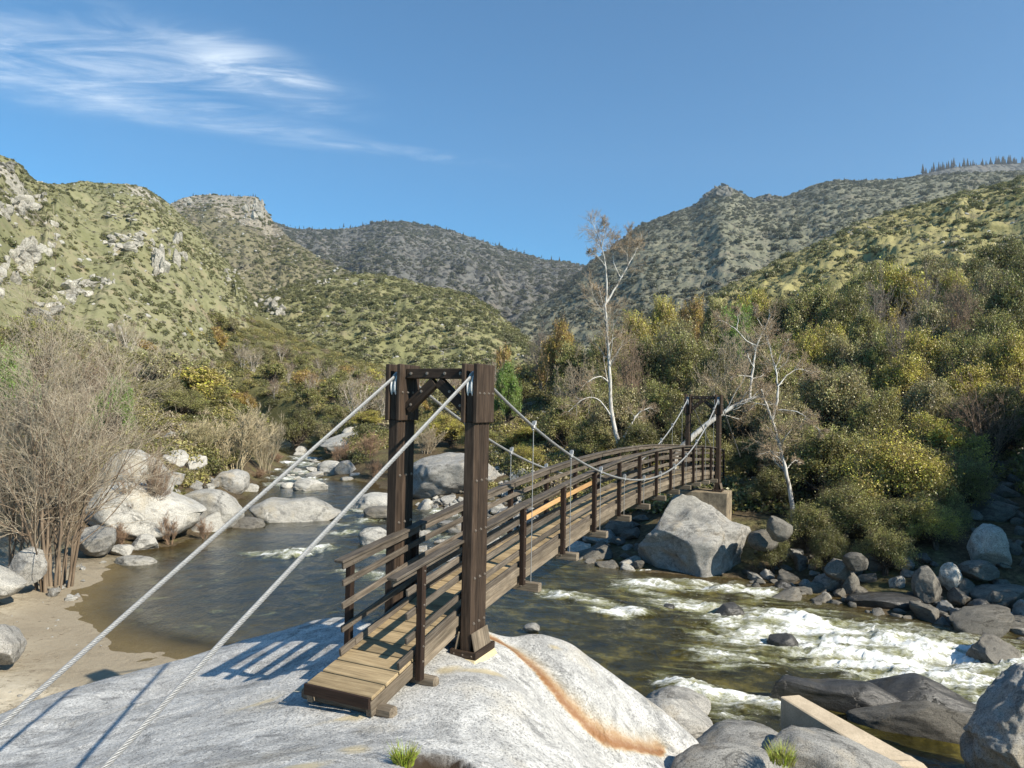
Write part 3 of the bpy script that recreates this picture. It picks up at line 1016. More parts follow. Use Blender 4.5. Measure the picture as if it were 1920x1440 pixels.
# ------------------------------------------------------------------ the granite slab the bridge stands on
TH = math.radians(24.9)
U3 = Vector((math.sin(TH), math.cos(TH), 0))
V3 = Vector((U3.y, -U3.x, 0))
O3 = Vector((-1.075, 10.525, 0))
SPAN = 22.3
WT = 0.645


def BR(s, t, z):
    p = O3 + U3 * s + V3 * t
    return Vector((p.x, p.y, z))


def build_slab():
    px = [(885, 1226, 2.93), (640, 1325, 2.78), (705, 1345, 2.80), (790, 1275, 2.88), (960, 1440, 2.72), (800, 1440, 2.95), (600, 1440, 3.08), (450, 1440, 2.95), (300, 1440, 2.72),
          (150, 1440, 2.5), (0, 1440, 2.25), (404, 1251, 2.15), (480, 1255, 2.36), (180, 1345, 2.18), (450, 1330, 2.62), (300, 1310, 2.28), (560, 1250, 2.62),
          (100, 1306, 1.55), (200, 1280, 1.5), (290, 1259, 1.5), (420, 1224, 1.6), (560, 1188, 2.0), (660, 1160, 2.38), (0, 1336, 1.7),
          (918, 1182, 2.93), (1000, 1188, 2.74), (1060, 1203, 2.50), (1120, 1242, 2.14), (1200, 1298, 1.62), (1260, 1346, 1.15), (1305, 1390, 0.7),
          (985, 1240, 2.60), (1060, 1340, 2.12), (1130, 1393, 1.70), (1230, 1405, 1.15), (1040, 1235, 2.58), (1100, 1295, 2.26), (1160, 1345, 1.75),
          (960, 1300, 2.80), (1010, 1370, 2.50), (1100, 1440, 2.12), (1235, 1440, 1.2), (950, 1215, 2.80)]
    P = [(*atz(x, y, z)[:2], z) for x, y, z in px]
    # beyond the crest the rock rolls down to the water and the sand
    for x, y, z in [(0, 1336, 1.7), (100, 1306, 1.55), (200, 1280, 1.5), (290, 1259, 1.5), (420, 1224, 1.6), (560, 1188, 2.0), (660, 1160, 2.38), (918, 1182, 2.93), (1000, 1188, 2.74),
                    (1060, 1203, 2.50), (1120, 1242, 2.14), (1200, 1298, 1.62), (1260, 1346, 1.15), (1305, 1390, .7)]:
        a = atz(x, y, z)
        k = 1 + 1.0 / a[1]
        P.append((a[0] * k, a[1] * k, z - 0.9))
        k = 1 + 2.0 / a[1]
        P.append((a[0] * k, a[1] * k, max(z - 2.3, -0.9)))
    b = BR(0, -0.65, 3.0)
    P += [(b.x, b.y, 2.97), (*BR(1.0, 0, 0)[:2], 2.85), (*BR(1.2, -.6, 0)[:2], 2.55), (*BR(1.1, .65, 0)[:2], 2.75), (*BR(2.4, 0, 0)[:2], 0.9), (*BR(3.4, 0, 0)[:2], -.5)]
    P += [(0, 0.5, 4.7), (-3, 2, 4.1), (-6, 4, 3.0), (3.2, 3.5, 2.8), (4.5, 7.0, 0.6), (5.5, 4, 1.4), (-9, 7.5, 1.7), (-10, 9.6, 0.9), (-9.5, 12, 0.2), (2, -2, 4.6), (-12, 6, 1.2)]
    P = np.array(P)
    f = tps(P[:, :2], P[:, 2], 3e-2)
    xs, ys = np.arange(-13.5, 5.6, 0.055), np.arange(1.2, 17, 0.055)
    X, Y = np.meshgrid(xs, ys)
    Z = f(X, Y)
    Z += 0.05 * fbm(X * .55, Y * .9, 0, 4, 201) + 0.018 * fbm(X * 2.2, Y * 3.0, 0, 4, 211) + 0.006 * fbm(X * 9, Y * 9, 0, 2, 221)
    # joints: a step running across the left part, and a small ledge
    st = Y - (10.15 + 0.20 * (X + 5)) - 0.18 * fbm(X * .8, Y * 0, 0, 3, 231)
    Z -= 0.10 * sstep(-0.05, 0.10, st) * sstep(-1.8, -3.2, X) * sstep(1.4, .2, st)
    # pothole with soil
    hc = atz(822, 1436, 2.93)
    r = np.hypot((X - hc[0]) / 0.33, (Y - hc[1]) / 0.26) + 0.15 * fbm(X * 4, Y * 4, 0, 3, 241)
    Z -= 0.20 * sstep(1.05, 0.72, r)
    soil = sstep(1.22, 0.95, r)
    rust = np.zeros_like(X)
    def hit(x, y):
        """where the line of sight meets the slab"""
        d = ray(x, y)
        k = np.linspace(4, 17, 700)
        P_ = _C + d[None] * (k / d[1])[:, None]
        b_ = P_[:, 2] < f(P_[:, 0], P_[:, 1])
        return P_[np.argmax(b_)]
    RP = np.array([hit(x, y)[:2] for x, y in [(912, 1196), (935, 1205), (960, 1220), (985, 1241), (1017, 1275), (1058, 1324), (1103, 1369), (1149, 1397), (1202, 1409), (1242, 1413)]])
    for p, q in zip(RP[:-1], RP[1:]):
        e = q - p
        tt = np.clip(((X - p[0]) * e[0] + (Y - p[1]) * e[1]) / (e @ e), 0, 1)
        dx, dy = X - p[0] - tt * e[0], Y - p[1] - tt * e[1]
        side = (e[0] * dy - e[1] * dx) / np.hypot(*e)
        wdt = np.where(side > 0, 0.17, 0.035)
        rust = np.maximum(rust, np.exp(-(np.hypot(dx, dy) / wdt) ** 1.3))
    tan = np.zeros_like(X)
    for x, y, z, rx, ry in [(575, 1293, 2.72, .30, .10), (470, 1325, 2.62, .28, .07), (665, 1395, 2.98, .22, .12), (900, 1245, 2.98, .55, .10), (655, 1330, 2.9, .42, .07), (835, 1250, 2.98, .3, .12), (665, 1330, 2.9, .1, .1), (570, 1440, 3.02, .3, .12), (1040, 1230, 2.5, .1, .06)]:
        a = atz(x, y, z)
        ca, sa = math.cos(.4), math.sin(.4)
        dx, dy = X - a[0], Y - a[1]
        rr = np.hypot((dx * ca + dy * sa) / rx, (-dx * sa + dy * ca) / ry)
        tan = np.maximum(tan, sstep(1.2, .35, rr + .7 * fbm(X * 4, Y * 4, 0, 4, 251)) * .75)
    keep = grid_faces(*X.shape)
    gzv = np.maximum(ground_z(X, Y, False), -0.6)
    vis = (Z > gzv - 0.35).ravel()
    keep = keep[vis[keep].any(1)]
    used, inv = np.unique(keep, return_inverse=True)
    V = np.stack([X, Y, Z], -1).reshape(-1, 3)
    me = mesh_np('granite_slab', V[used], inv.reshape(-1, 4), M_SLAB, True,
                 dict(rust=rust.ravel()[used], tan=tan.ravel()[used], soil=soil.ravel()[used]))
    obj('granite_slab', me, None, Matrix.Identity(4),
        'broad pale granite slab with a rust stain carrying the near end of the footbridge', 'rock slab')
    return lambda x, y: float(f(np.array([x]), np.array([y]))[0]), (hc[0], hc[1])


slab_z, HOLE = build_slab()

# ------------------------------------------------------------------ footbridge
B = thing('suspension_footbridge', BR(0, 0, 3.0), 'dark timber suspension footbridge with steel cables arching over the river', 'footbridge')


def zr(s):
    k = (s - 11.15) / 11.15
    return 5.25 - (0.66 if k < 0 else 0.45) * k * k


S0, S1 = -2.19, 0.32


def zd(s):
    if s < S1:
        return 3.06 + (zr(S1) - 1.07 - 3.06) * (s - S0) / (S1 - S0)
    return zr(s) - 1.07


def zh(s):
    """top of the handrail"""
    if s < S1:
        return 4.42 + (zr(S1) - 4.42) * (s + 1.55) / (S1 + 1.55)
    return zr(s)


def board(name, p0, p1, side, w, t, mat, parent=B, c=0.006, label=None):
    M, L = frame(p0, p1, side)
    return obj(name, board_mesh(name, L, w, t, mat, c), parent, M, label)


def post_box(name, s, t, z0, z1, du, dv, mat, parent=B, c=0.006):
    return board(name, BR(s, t, z0), BR(s, t, z1), U3, du, dv, mat, parent, c)


def bolts(name, pts, axis, r, parent, mat=None):
    """round bolt heads with washers joined into one part"""
    A = Acc()
    ax = Vector(axis).normalized()
    for p in pts:
        p = Vector(p)
        for rr, h0, h1 in ((r, -0.002, r * .35), (r * .55, r * .35, r * .95)):
            V, Fq = tubes([[p + ax * h0, p + ax * h1]], [[rr, rr]], 8)
            A.add(V, [Fq, np.array([[8, 9, 10, 11], [8, 11, 12, 15], [12, 13, 14, 15]])])
    return obj(name, A.mesh(name, mat or M_BOLT), parent, Matrix.Identity(4), kind='stuff')


def lathe(prof, n=28):
    """profile [(r, y)] turned about Y"""
    pr = np.array(prof)
    th = np.arange(n) * 2 * np.pi / n
    V = np.stack([pr[:, None, 0] * np.cos(th), np.repeat(pr[:, 1:2], n, 1), pr[:, None, 0] * np.sin(th)], -1).reshape(-1, 3)
    k = len(pr)
    i = np.arange(k - 1)[:, None] * n
    j = np.arange(n)[None]
    Fq = np.stack([i + j, i + (j + 1) % n, i + n + (j + 1) % n, i + n + j], -1).reshape(-1, 4)
    return V, Fq


ZT = 7.06
sheave_me = mesh_np('sheave', *lathe([(0.03, -.045), (.235, -.045), (.24, -.038), (.24, -.028), (.20, -.014), (.20, .014), (.24, .028), (.24, .038), (.235, .045), (.03, .045)]), M_SHEAVE, False)


def tower(s0, zb):
    posts = []
    for sd in (-1, 1):
        t0 = sd * WT
        tp = obj('tower_post', board_mesh('tower_post', ZT - .42 - zb, 0.15, 0.17, M_POST, .011), B, frame(BR(s0, t0, zb), BR(s0, t0, ZT - .42), U3)[0])
        for du in (-0.158, 0.158):
            post_box('post_ply', s0 + du, t0, zb, ZT - 0.83, 0.148, 0.164, M_POST, tp, .011)
            post_box('post_ply', s0 + du * 1.03, t0, ZT - .827, ZT - 0.42, 0.15, 0.106, M_POST, tp)
        for sv in (-1, 1):
            for k in range(4):
                post_box('cap_board', s0 + (k - 1.5) * 0.137, t0 + sv * 0.098, ZT - 0.84, ZT, 0.129, 0.072 if sv * sd > 0 else 0.064, M_POST, tp, .010)
            bolts('bolt_row', [BR(s0 + (k - 1.5) * 0.137, t0 + sv * 0.135, ZT - 0.42) for k in range(4)], V3 * sv, 0.019, tp)
            bolts('bolt_row', [BR(s0 + (k - 1) * 0.155, t0 + sv * 0.086, z) for k in range(3) for z in (zb + 1.05, zb + 1.72, zb + 2.42, zb + .42)], V3 * sv, 0.021, tp)
            # flared skirt and base collar
            for k in range(3):
                M, L = frame(BR(s0 + (k - 1) * .165, t0 + sv * .162, zb + .03), BR(s0 + (k - 1) * .165, t0 + sv * .100, zb + .30), U3)
                obj('skirt_board', board_mesh('skirt_board', L, .162, .02, M_BEAM), tp, M)
            board('base_collar', BR(s0 - .30, t0 + sv * .185, zb + .015), BR(s0 + .30, t0 + sv * .185, zb + .015), V3, 0.045, 0.10, M_POST, tp)
        for su in (-1, 1):
            board('base_collar', BR(s0 + su * .277, t0 - .207, zb + .013), BR(s0 + su * .277, t0 + .207, zb + .013), U3, 0.044, 0.097, M_POST, tp)
        bolts('bolt_row', [BR(s0 - .30, t0 + k, zb + .015) for k in (-.14, 0, .14)], -U3, 0.012, tp)
        Ms = Matrix((U3, V3, Vector((0, 0, 1)))).transposed().to_4x4()
        Ms.translation = BR(s0 - .035, t0, ZT - 0.33)
        obj('sheave', sheave_me, tp, Ms)
        A = Acc()
        V, Fq = tubes([[BR(s0, t0 - .055, ZT - .33), BR(s0, t0 + .055, ZT - .33)]], [[.025, .025]], 8)
        A.add(V, Fq)
        obj('axle', A.mesh('axle', M_BOLT), tp, Matrix.Identity(4))
        posts.append(tp)
    inn = WT - .138
    cb = board('crossbeam', BR(s0 - .06, -inn, ZT - .135), BR(s0 - .06, inn, ZT - .135), U3, 0.13, 0.145, M_POST)
    board('beam_ply', BR(s0 + .075, -inn, ZT - .137), BR(s0 + .075, inn, ZT - .137), U3, 0.13, 0.140, M_POST, cb)
    bolts('bolt_row', [BR(s0 - .125, t, ZT - .135) for t in (-.42, -.14, .16, .42)], -U3, 0.024, cb)
    for sd in (-1, 1):
        kb = board('knee_brace', BR(s0 - .06, sd * inn * .99, ZT - .66), BR(s0 - .06, sd * .035, ZT - .255), U3, 0.115, 0.15, M_POST)
        bolts('bolt_row', [BR(s0 - .115, sd * t, z) for t, z in ((.42, ZT - .60), (.24, ZT - .40))], -U3, 0.022, kb)


tower(0.0, 2.98)
tower(SPAN, 2.98)

# deck planks, ramp and span
s = S0 + .14
while s < SPAN + 2.6:
    sl = (zd(s + .1) - zd(s - .1)) / .2
    M, L = frame(BR(s, -.482, zd(s) - .022), BR(s, .482, zd(s) - .022), U3 + Vector((0, 0, sl)))
    obj('deck_plank', board_mesh('deck_plank', L, .266, .044, M_DECK, .009), B, M)
    s += .284
# edge curbs, stringers, rails, handrails, bay by bay
PS = [-1.28, 0.32] + [1.9 + 1.9 * k for k in range(11)] + [22.75, 24.4]
OFFS = (-0.275, -0.53, -0.795)
for sd in (-1, 1):
    stops = [S0] + PS
    for a, b in zip(stops[:-1], stops[1:]):
        e = 0.004
        lo = (a if a > S0 else a) + e
        board('stringer', BR(lo, sd * .44, zd(lo) - .15), BR(b - e, sd * .44, zd(b - e) - .15), V3, .085, .205 if a > S0 else .18, M_BEAM)
        if a > S0:
            board('edge_curb', BR(lo, sd * .462, zd(lo) + .052), BR(b - e, sd * .462, zd(b - e) + .052), V3, .04, .10, M_RAIL)
            board('edge_fascia', BR(lo, sd * .507, zd(lo) - .03), BR(b - e, sd * .507, zd(b - e) - .03), V3, .038, .13, M_BEAM)
    for a, b in zip(PS[:-1], PS[1:]):
        ramp_bay = b <= S1 + .01
        a2 = a - 0.24 if ramp_bay else a
        e = 0.003
        for k, of in enumerate(OFFS):
            def zz(s_, of=of):
                if ramp_bay:
                    f = (-of) / 1.07
                    return zh(s_) * (1 - f) + zd(s_) * f
                return zh(s_) + of
            new = (sd > 0 and k == 0 and 1.0 < a < 5.0)
            board('rail', BR(a2 + e, sd * .497, zz(a2)), BR(b - e, sd * .497, zz(b)), V3, .036, .088, M_NEW if new else M_RAIL,
                  label='fresh orange timber rail' if new else None)
        h0, h1 = (a - .62 if ramp_bay else a) + e, b - e
        if ramp_bay and sd < 0:
            h0 = a - .30
        hr = board('handrail', BR(h0, sd * .525, zh(h0) - .018), BR(h1, sd * .525, zh(h1) - .018), V3, .15, .036, M_RAIL)
        board('handrail_fascia', BR(h0 + .05, sd * .497, zh(h0 + .05) - .085), BR(h1, sd * .497, zh(h1) - .085), V3, .037, .092, M_RAIL, hr)
    if sd > 0:
        board('edge_curb', BR(-1.62, sd * .462, zd(-1.62) + .055), BR(-1.284, sd * .462, zd(-1.284) + .055), V3, .04, .10, M_RAIL)
    else:
        board('edge_curb', BR(-1.58, sd * .462, zd(-1.58) + .055), BR(-1.284, sd * .462, zd(-1.284) + .055), V3, .04, .10, M_RAIL)
    for k, s in enumerate(PS):
        zb = zh(s) - 1.33 if k > 0 else 2.97
        po = post_box('rail_post', s, sd * .562, zb, zh(s) - .04, .095, .085, M_DARK)
        bolts('bolt_row', [BR(s, sd * .606, zh(s) + o) for o in (-.10, -.275, -.53, -.795, -1.05, -1.24)] , V3 * sd, .014, po)
        if k == 0:
            bolts('bolt_row', [BR(s + .05 * j, sd * .478, zh(s) * (1 - f) + zd(s) * f) for j in (-1, 1) for f in (.08, .26, .5, .74)], V3 * -sd, .012, po)
for s, t1, w in ((-1.16, .76, .13), (-2.02, .70, .15)):
    board('sleeper', BR(s, -.66, 2.93 if s > -2 else 2.86), BR(s, t1, 2.93 if s > -2 else 2.86), U3, w, .13, M_BEAM, c=.03)
board('end_board', BR(S0 - .03, -.48, 3.0), BR(S0 - .03, .48, 3.0), U3, .04, .13, M_DARK)


def zc(s):
    return 4.50 + (ZT - .13 - 4.50) * ((s - 11.15) / 11.15) ** 2


rod_cache = {}
clampA = Acc()
for c_, sz in (((0, 0, 0), (.085, .075, .07)), ((0, 0, -.065), (.03, .085, .08)), ((.0, .0, .045), (.05, .03, .04)), ((.03, 0, -.1), (.02, .05, .05))):
    V, Fs = chamfer_box(*sz, .012)
    clampA.add(V + np.array(c_), Fs)
clamp_me = clampA.mesh('clamp', M_STEEL)
for k in range(11):
    s = 2.07 + 1.89 * k
    sl = (zd(s + .1) - zd(s - .1)) / .2
    zb = zd(s) - .33
    fb = board('floor_beam', BR(s, -.82, zb), BR(s, .82, zb), U3, .14, .145, M_BEAM, c=.01)
    bolts('bolt_row', [BR(s - .071, t, zb + .01) for t in (-.5, .5)], -U3, .016, fb)
    for sd in (-1, 1):
        top, bot = zc(s) - .05, zb - .09
        V, Fq = tubes([[BR(s, sd * WT, bot), BR(s, sd * WT, top)]], [[.008, .008]], 6)
        hg = obj('hanger', mesh_np('hanger', V, Fq, M_STEEL), B, Matrix.Identity(4))
        slc = (zc(s + .1) - zc(s - .1)) / .2
        M, _ = frame(BR(s - .1, sd * WT, zc(s) - .1 * slc), BR(s + .1, sd * WT, zc(s) + .1 * slc), V3)
        obj('clamp', clamp_me, hg, M)
        M2 = Matrix.Translation(BR(s, sd * WT, zb - .08))
        obj('nut_plate', board_mesh('nut_plate', .09, .09, .02, M_STEEL, .004), hg, M2)


def rope(pts, r, nstr, pitch, step):
    P = np.array([list(p) for p in pts], float)
    L = np.r_[0, np.cumsum(np.linalg.norm(np.diff(P, axis=0), axis=1))]
    q = np.arange(0, L[-1], step)
    C = np.stack([np.interp(q, L, P[:, i]) for i in range(3)], -1)
    T = np.gradient(C, axis=0)
    T /= np.linalg.norm(T, axis=1, keepdims=True)
    side = np.array(V3)
    Bn = np.cross(T, side)
    Bn /= np.linalg.norm(Bn, axis=1, keepdims=True)
    A = np.cross(Bn, T)
    rs = r * math.sin(math.pi / nstr) / (1 + math.sin(math.pi / nstr)) * 0.98
    paths = []
    for k in range(nstr):
        ph = 2 * np.pi * (q / pitch + k / nstr)
        paths.append(C + (r - rs) * (np.cos(ph)[:, None] * A + np.sin(ph)[:, None] * Bn))
    return tubes(np.array(paths), np.full((nstr, len(q)), rs), 5)


for sd in (-1, 1):
    zt = ZT - .115
    pts = [BR(-7.4, sd * WT, zt - 7.2 * .568)] + [BR(-.2, sd * WT, zt - .06)]
    pts += [BR(x, sd * WT, zt - x * x * 1.3) for x in (-.12, -.04, .04, .12)]
    pts += [BR(s, sd * WT, zc(s)) for s in np.linspace(.3, SPAN - .3, 60)]
    pts += [BR(SPAN + x, sd * WT, zt - x * x * 1.3) for x in (-.12, -.04, .04, .12)]
    pts += [BR(SPAN + .2, sd * WT, zt - .06), BR(SPAN + 7.4, sd * WT, zt - 7.2 * .42)]
    V, Fq = rope(pts, .026, 6, .21, .020)
    obj('main_cable', mesh_np('main_cable', V, Fq, M_STEEL, True), B, Matrix.Identity(4))

# mortar pads and far pier
def prism(name, corners_top, z0, mat, flare=0.0, **kw):
    c = np.mean(corners_top, 0)
    top = np.array([list(p) for p in corners_top], float)
    bot = top.copy()
    bot[:, :2] = c[:2] + (top[:, :2] - c[:2]) * (1 + flare)
    bot[:, 2] = z0
    V = np.concatenate([bot, top])
    Fq = np.array([[0, 1, 5, 4], [1, 2, 6, 5], [2, 3, 7, 6], [3, 0, 4, 7], [4, 5, 6, 7], [3, 2, 1, 0]])
    me = mesh_np(name, V - c, Fq, mat)
    o = obj(name, me, None, Matrix.Translation(c), **kw)
    bv = o.modifiers.new('bevel', 'BEVEL')
    bv.width, bv.segments = 0.012, 2
    return o


for t in (-WT, WT):
    prism('mortar_pad', [BR(-.31, t - .2, 2.945), BR(-.31, t + .2, 2.945), BR(.31, t + .2, 2.945), BR(.31, t - .2, 2.945)], 2.72, M_PAD, 0.35,
          label='cream mortar pad under the %s post of the near bridge tower' % ('right' if t > 0 else 'left'), cat='mortar pad')
prism('concrete_pier', [BR(SPAN - .75, -.98, 2.93), BR(SPAN - .75, 1.12, 2.93), BR(SPAN + .75, 1.12, 2.93), BR(SPAN + .75, -.98, 2.93)], 0.4, M_PIER, 0.0,
      label='weathered concrete pier under the far bridge tower, set on the great boulder', cat='pier')

# ------------------------------------------------------------------ boulders
import bmesh
_ico = {}


def ico(sub):
    if sub not in _ico:
        bm = bmesh.new()
        bmesh.ops.create_icosphere(bm, subdivisions=sub, radius=1.0)
        V = np.array([v.co[:] for v in bm.verts])
        Fq = np.array([[v.index for v in f.verts] for f in bm.faces])
        bm.free()
        _ico[sub] = (V, Fq)
    return _ico[sub]


def rock_verts(seed, sub=4, cuts=6, rough=0.10, cutd=(0.52, 0.85), fine=0.02, prof=None, relief=0.0):
    rs = np.random.RandomState(seed)
    p = ico(sub)[0].copy()
    p *= 1 + 0.22 * fbm(p[:, 0] * .9 + seed, p[:, 1] * .9, p[:, 2] * .9, 2, seed)[:, None]
    for _ in range(cuts):
        n = rs.normal(size=3)
        n[2] = n[2] * 0.7
        n /= np.linalg.norm(n)
        d = rs.uniform(*cutd)
        h = p @ n - d
        k = np.where(h > 0, h, 0)
        p -= (k * 0.9)[:, None] * n
    p *= 1 + rough * fbm(p[:, 0] * 1.7, p[:, 1] * 1.7, p[:, 2] * 1.7 + seed, 4, seed + 3)[:, None]
    if relief:
        p *= 1 + relief * fbm(p[:, 0] * 2.6 + 5, p[:, 1] * 2.6, p[:, 2] * 2.6 + seed, 4, seed + 13, .55, True)[:, None]
    p *= 1 + fine * fbm(p[:, 0] * 7, p[:, 1] * 7, p[:, 2] * 7, 3, seed + 9)[:, None]
    if prof:
        f = np.interp(p[:, 0], [a for a, b in prof], [b for a, b in prof])
        p[:, 2] = np.where(p[:, 2] > 0, p[:, 2] * f, p[:, 2])
    lo, hi = p.min(0), p.max(0)
    q = (p - (lo + hi) / 2) / ((hi - lo) / 2)
    return q


def rock_mesh(seed, size, sub=4, mat=None, cuts=6, rough=0.10, prof=None, fine=.02, name='boulder', relief=0.0, cutd=(.52, .85)):
    q = rock_verts(seed, sub, cuts, rough, cutd=cutd, prof=prof, fine=fine, relief=relief)
    return mesh_np(name, q * np.array(size), ico(sub)[1], mat, True)


def boulder(label, x0, x1, yt, yb, zb, seed, mat=None, ratio=0.8, sink=0.35, rot=0.0, cuts=6, rough=0.10, prof=None, sub=5, group=None, cat='boulder', fine=.02, relief=.05, cutd=(.56, .88)):
    """a boulder whose foot shows at pixel row yb on level zb, between pixel columns x0 and x1"""
    f = atz((x0 + x1) / 2, yb, zb)
    w = (x1 - x0) / F * f[1]
    sy = w * ratio / 2
    Y = f[1] + sy * 0.75
    k = Y / f[1]
    w *= k
    top = atY((x0 + x1) / 2, yt, Y)[2]
    h = top - zb
    sz = h * (1 + sink) / 2
    me = rock_mesh(seed, (w / 2, sy, sz), sub, mat or M_GRAN, cuts, rough, prof, fine, 'boulder', relief, cutd)
    return obj('boulder', me, None, Matrix.Translation((f[0] * k, Y, top - sz)) @ Matrix.Rotation(rot, 4, 'Z'), label, cat, group)


boulder('great grey boulder carrying the concrete pier of the far bridge tower', 1194, 1406, 925, 1077, 0.0, 11, M_GRAN, 0.95, .55, 0, 12, .15,
        [(-1, .5), (-.75, .72), (-.45, .95), (-.1, 1.12), (.2, 1.06), (.45, .78), (.8, .78), (1, .6)], fine=.03, relief=.045, cutd=(.60, .90), sub=6)
boulder('wide pale boulder with a rounded twin hump in the middle of the pool', 462, 637, 932, 979, 0, 12, M_PALE, .7, .5, 0, 3, .05,
        [(-1, .5), (-.5, 1.05), (-.15, .86), (.3, 1.0), (1, .3)])
boulder('pale flat topped boulder standing in the upstream channel', 552, 613, 896, 921, 0, 13, M_PALE, .8, .5, 0, 4, .05)
boulder('cream rounded boulder at the water beside the reddish willow thicket', 592, 645, 863, 893, 0, 14, M_PALE, .9, .3, 0, 5, .06)
boulder('grey upright boulder in front of the reddish willow thicket', 628, 672, 863, 896, 0, 15, M_GRAN, .9, .3, 0, 5, .06)
boulder('small pale stone at the foot of the grey boulder by the thicket', 656, 682, 886, 898, 0, 16, M_PALE, .9, .5, 0, 4, .06, sub=4)
boulder('low pale rock breaking the water below the two thicket boulders', 638, 662, 894, 901, 0, 17, M_PALE, .9, .8, 0, 4, .06, sub=4)
boulder('long pale rock behind the left tower post, half in the rapid', 652, 748, 924, 957, 0, 18, M_PALE, .7, .5, 0, 5, .08)
boulder('grey wet rock just below the long pale rock behind the tower post', 682, 748, 948, 974, 0, 19, M_GREY, .8, .5, 0, 5, .07)
boulder('round pale boulder in dark water left of the tower post', 671, 735, 988, 1022, 0, 20, M_PALE, .9, .5, 0, 3, .05)
boulder('huge blue grey boulder behind the tower, above the cobble bar', 764, 940, 850, 930, .5, 21, M_GRAN, .8, .35, 0, 12, .13,
        [(-1, .6), (-.6, .95), (-.1, 1.1), (.5, 1), (1, .55)])
boulder('low grey rock off the left end of the twin humped boulder', 434, 497, 969, 991, 0, 22, M_GREY, .8, .6, 0, 4, .06)
boulder('small pale rock left of the flat topped boulder upstream', 526, 554, 904, 915, 0, 23, M_PALE, .8, .7, 0, 4, .06, sub=4)
boulder('tall pale cliff boulder on the left bank behind the bare shrub', 190, 322, 842, 940, 1.5, 24, M_PALE, 1.0, .25, 0.2, 7, .12,
        [(-1, .9), (-.5, 1.05), (0, 1.0), (.5, .75), (1, .35)], fine=.03, relief=.04)
boulder('sloping pale slab of rock in front of the tall cliff boulder', 170, 382, 904, 1006, .4, 68, M_PALE, .9, .25, 0.1, 5, .09,
        [(-1, 1.0), (-.5, 1.05), (0, .85), (.5, .5), (1, .15)], fine=.02, relief=.03)
boulder('broad smooth pale boulder on the left shore beside the cliff boulder', 326, 458, 917, 988, .1, 25, M_PALE, .8, .4, 0, 4, .06,
        [(-1, .9), (-.3, 1.05), (.3, .95), (1, .35)])
boulder('square pale boulder at the water among red willow shoots', 245, 300, 1001, 1032, 0, 26, M_PALE, .9, .4, 0, 7, .06)
boulder('small pale rock left of the square boulder on the pool edge', 198, 246, 1021, 1041, 0.05, 27, M_PALE, .9, .5, 0, 5, .06)
boulder('flat pale slab lying just above the pool surface', 213, 290, 1042, 1061, -.02, 28, M_PALE, .5, .9, 0, 4, .05)
boulder('grey angular block behind the bare shrub by the pool', 140, 213, 986, 1036, .4, 29, M_GRAN, .9, .3, 0, 8, .06)
boulder('grey boulder on the sand left of the bare shrub trunks', 22, 86, 1026, 1085, .7, 30, M_GRAN, .9, .3, 0, 9, .09)
boulder('pale boulder at the left edge above the sand', -90, 42, 1062, 1122, .6, 31, M_PALE, .9, .3, 0, 8, .09, [(-1, 1), (0, 1), (.5, .7), (1, .2)])
boulder('grey boulder on the sand at the left edge of the beach', -80, 38, 1165, 1243, .5, 32, M_GRAN, .9, .3, 0, 9, .09)
boulder('grey boulder with a dark crack leaning by the white stemmed shrub', 403, 466, 880, 926, .1, 33, M_GRAN, .9, .3, 0, 6, .07)
boulder('round tan rock left of the cracked boulder on the shore', 372, 410, 893, 920, .3, 34, M_PALE, .9, .4, 0, 5, .07)
boulder('pale low rock in the water right of the cracked boulder', 452, 486, 906, 922, 0, 35, M_PALE, .9, .5, 0, 5, .07)
boulder('large pale cracked slab upstream behind the reddish thicket', 600, 742, 806, 858, .4, 36, M_PALE, .8, .25, 0, 6, .07,
        [(-1, .25), (-.4, .8), (.1, 1.05), (1, .9)])
boulder('split pale boulder on top of the upstream slab', 638, 676, 800, 826, 2.0, 37, M_PALE, .8, .5, 0, 8, .08)
boulder('pale rock at the far bend of the river', 553, 576, 836, 848, .2, 38, M_PALE, .9, .4, 0, 5, .07, sub=4)
boulder('grey oval boulder right of the great pier boulder', 1402, 1457, 993, 1029, 1.2, 39, M_GREY, .8, .3, .2, 4, .06)
boulder('reddish boulder half hidden behind the leaning white sycamore', 1438, 1486, 968, 1008, 1.8, 40, M_GREY, .8, .3, 0, 5, .07)
boulder('tan wet log shaped rock at the shaded water edge', 1500, 1556, 1090, 1112, 0, 41, M_GREY, .45, .4, 0, 4, .05)
boulder('brown submerged rock left of the log shaped rock', 1452, 1496, 1088, 1107, 0, 42, M_WET, .7, .5, 0, 4, .05)
boulder('slanted grey rock above the log shaped rock in the shade', 1543, 1602, 1048, 1082, .7, 43, M_GREY, .7, .3, .3, 6, .07)
boulder('dark upright rock under the slanted grey rock', 1578, 1612, 1073, 1112, .15, 44, M_GREY, .8, .3, 0, 6, .07)
boulder('round grey rock behind the slanted grey rock', 1582, 1626, 1035, 1066, 1.1, 45, M_GREY, .8, .3, 0, 5, .07)
boulder('long low brown rock at the edge of the white rapid', 1590, 1742, 1112, 1143, 0, 46, M_WET, .35, .5, -.2, 4, .05)
boulder('big sunlit cream boulder right of the olive willow', 1822, 1893, 982, 1052, 1.4, 47, M_PALE, .8, .2, 0, 6, .06)
boulder('grey blocky boulder under the stacked pair on the right bank', 1712, 1766, 1060, 1128, .3, 48, M_GREY, .8, .2, 0, 8, .07)
boulder('tan boulder leaning on the dark pointed boulder, right bank', 1764, 1802, 1054, 1102, .7, 49, M_PALE, .8, .2, 0, 5, .06)
boulder('dark pointed boulder leaning below the tan boulder, right bank', 1788, 1828, 1084, 1132, .2, 50, M_GREY, .8, .2, .2, 6, .06)
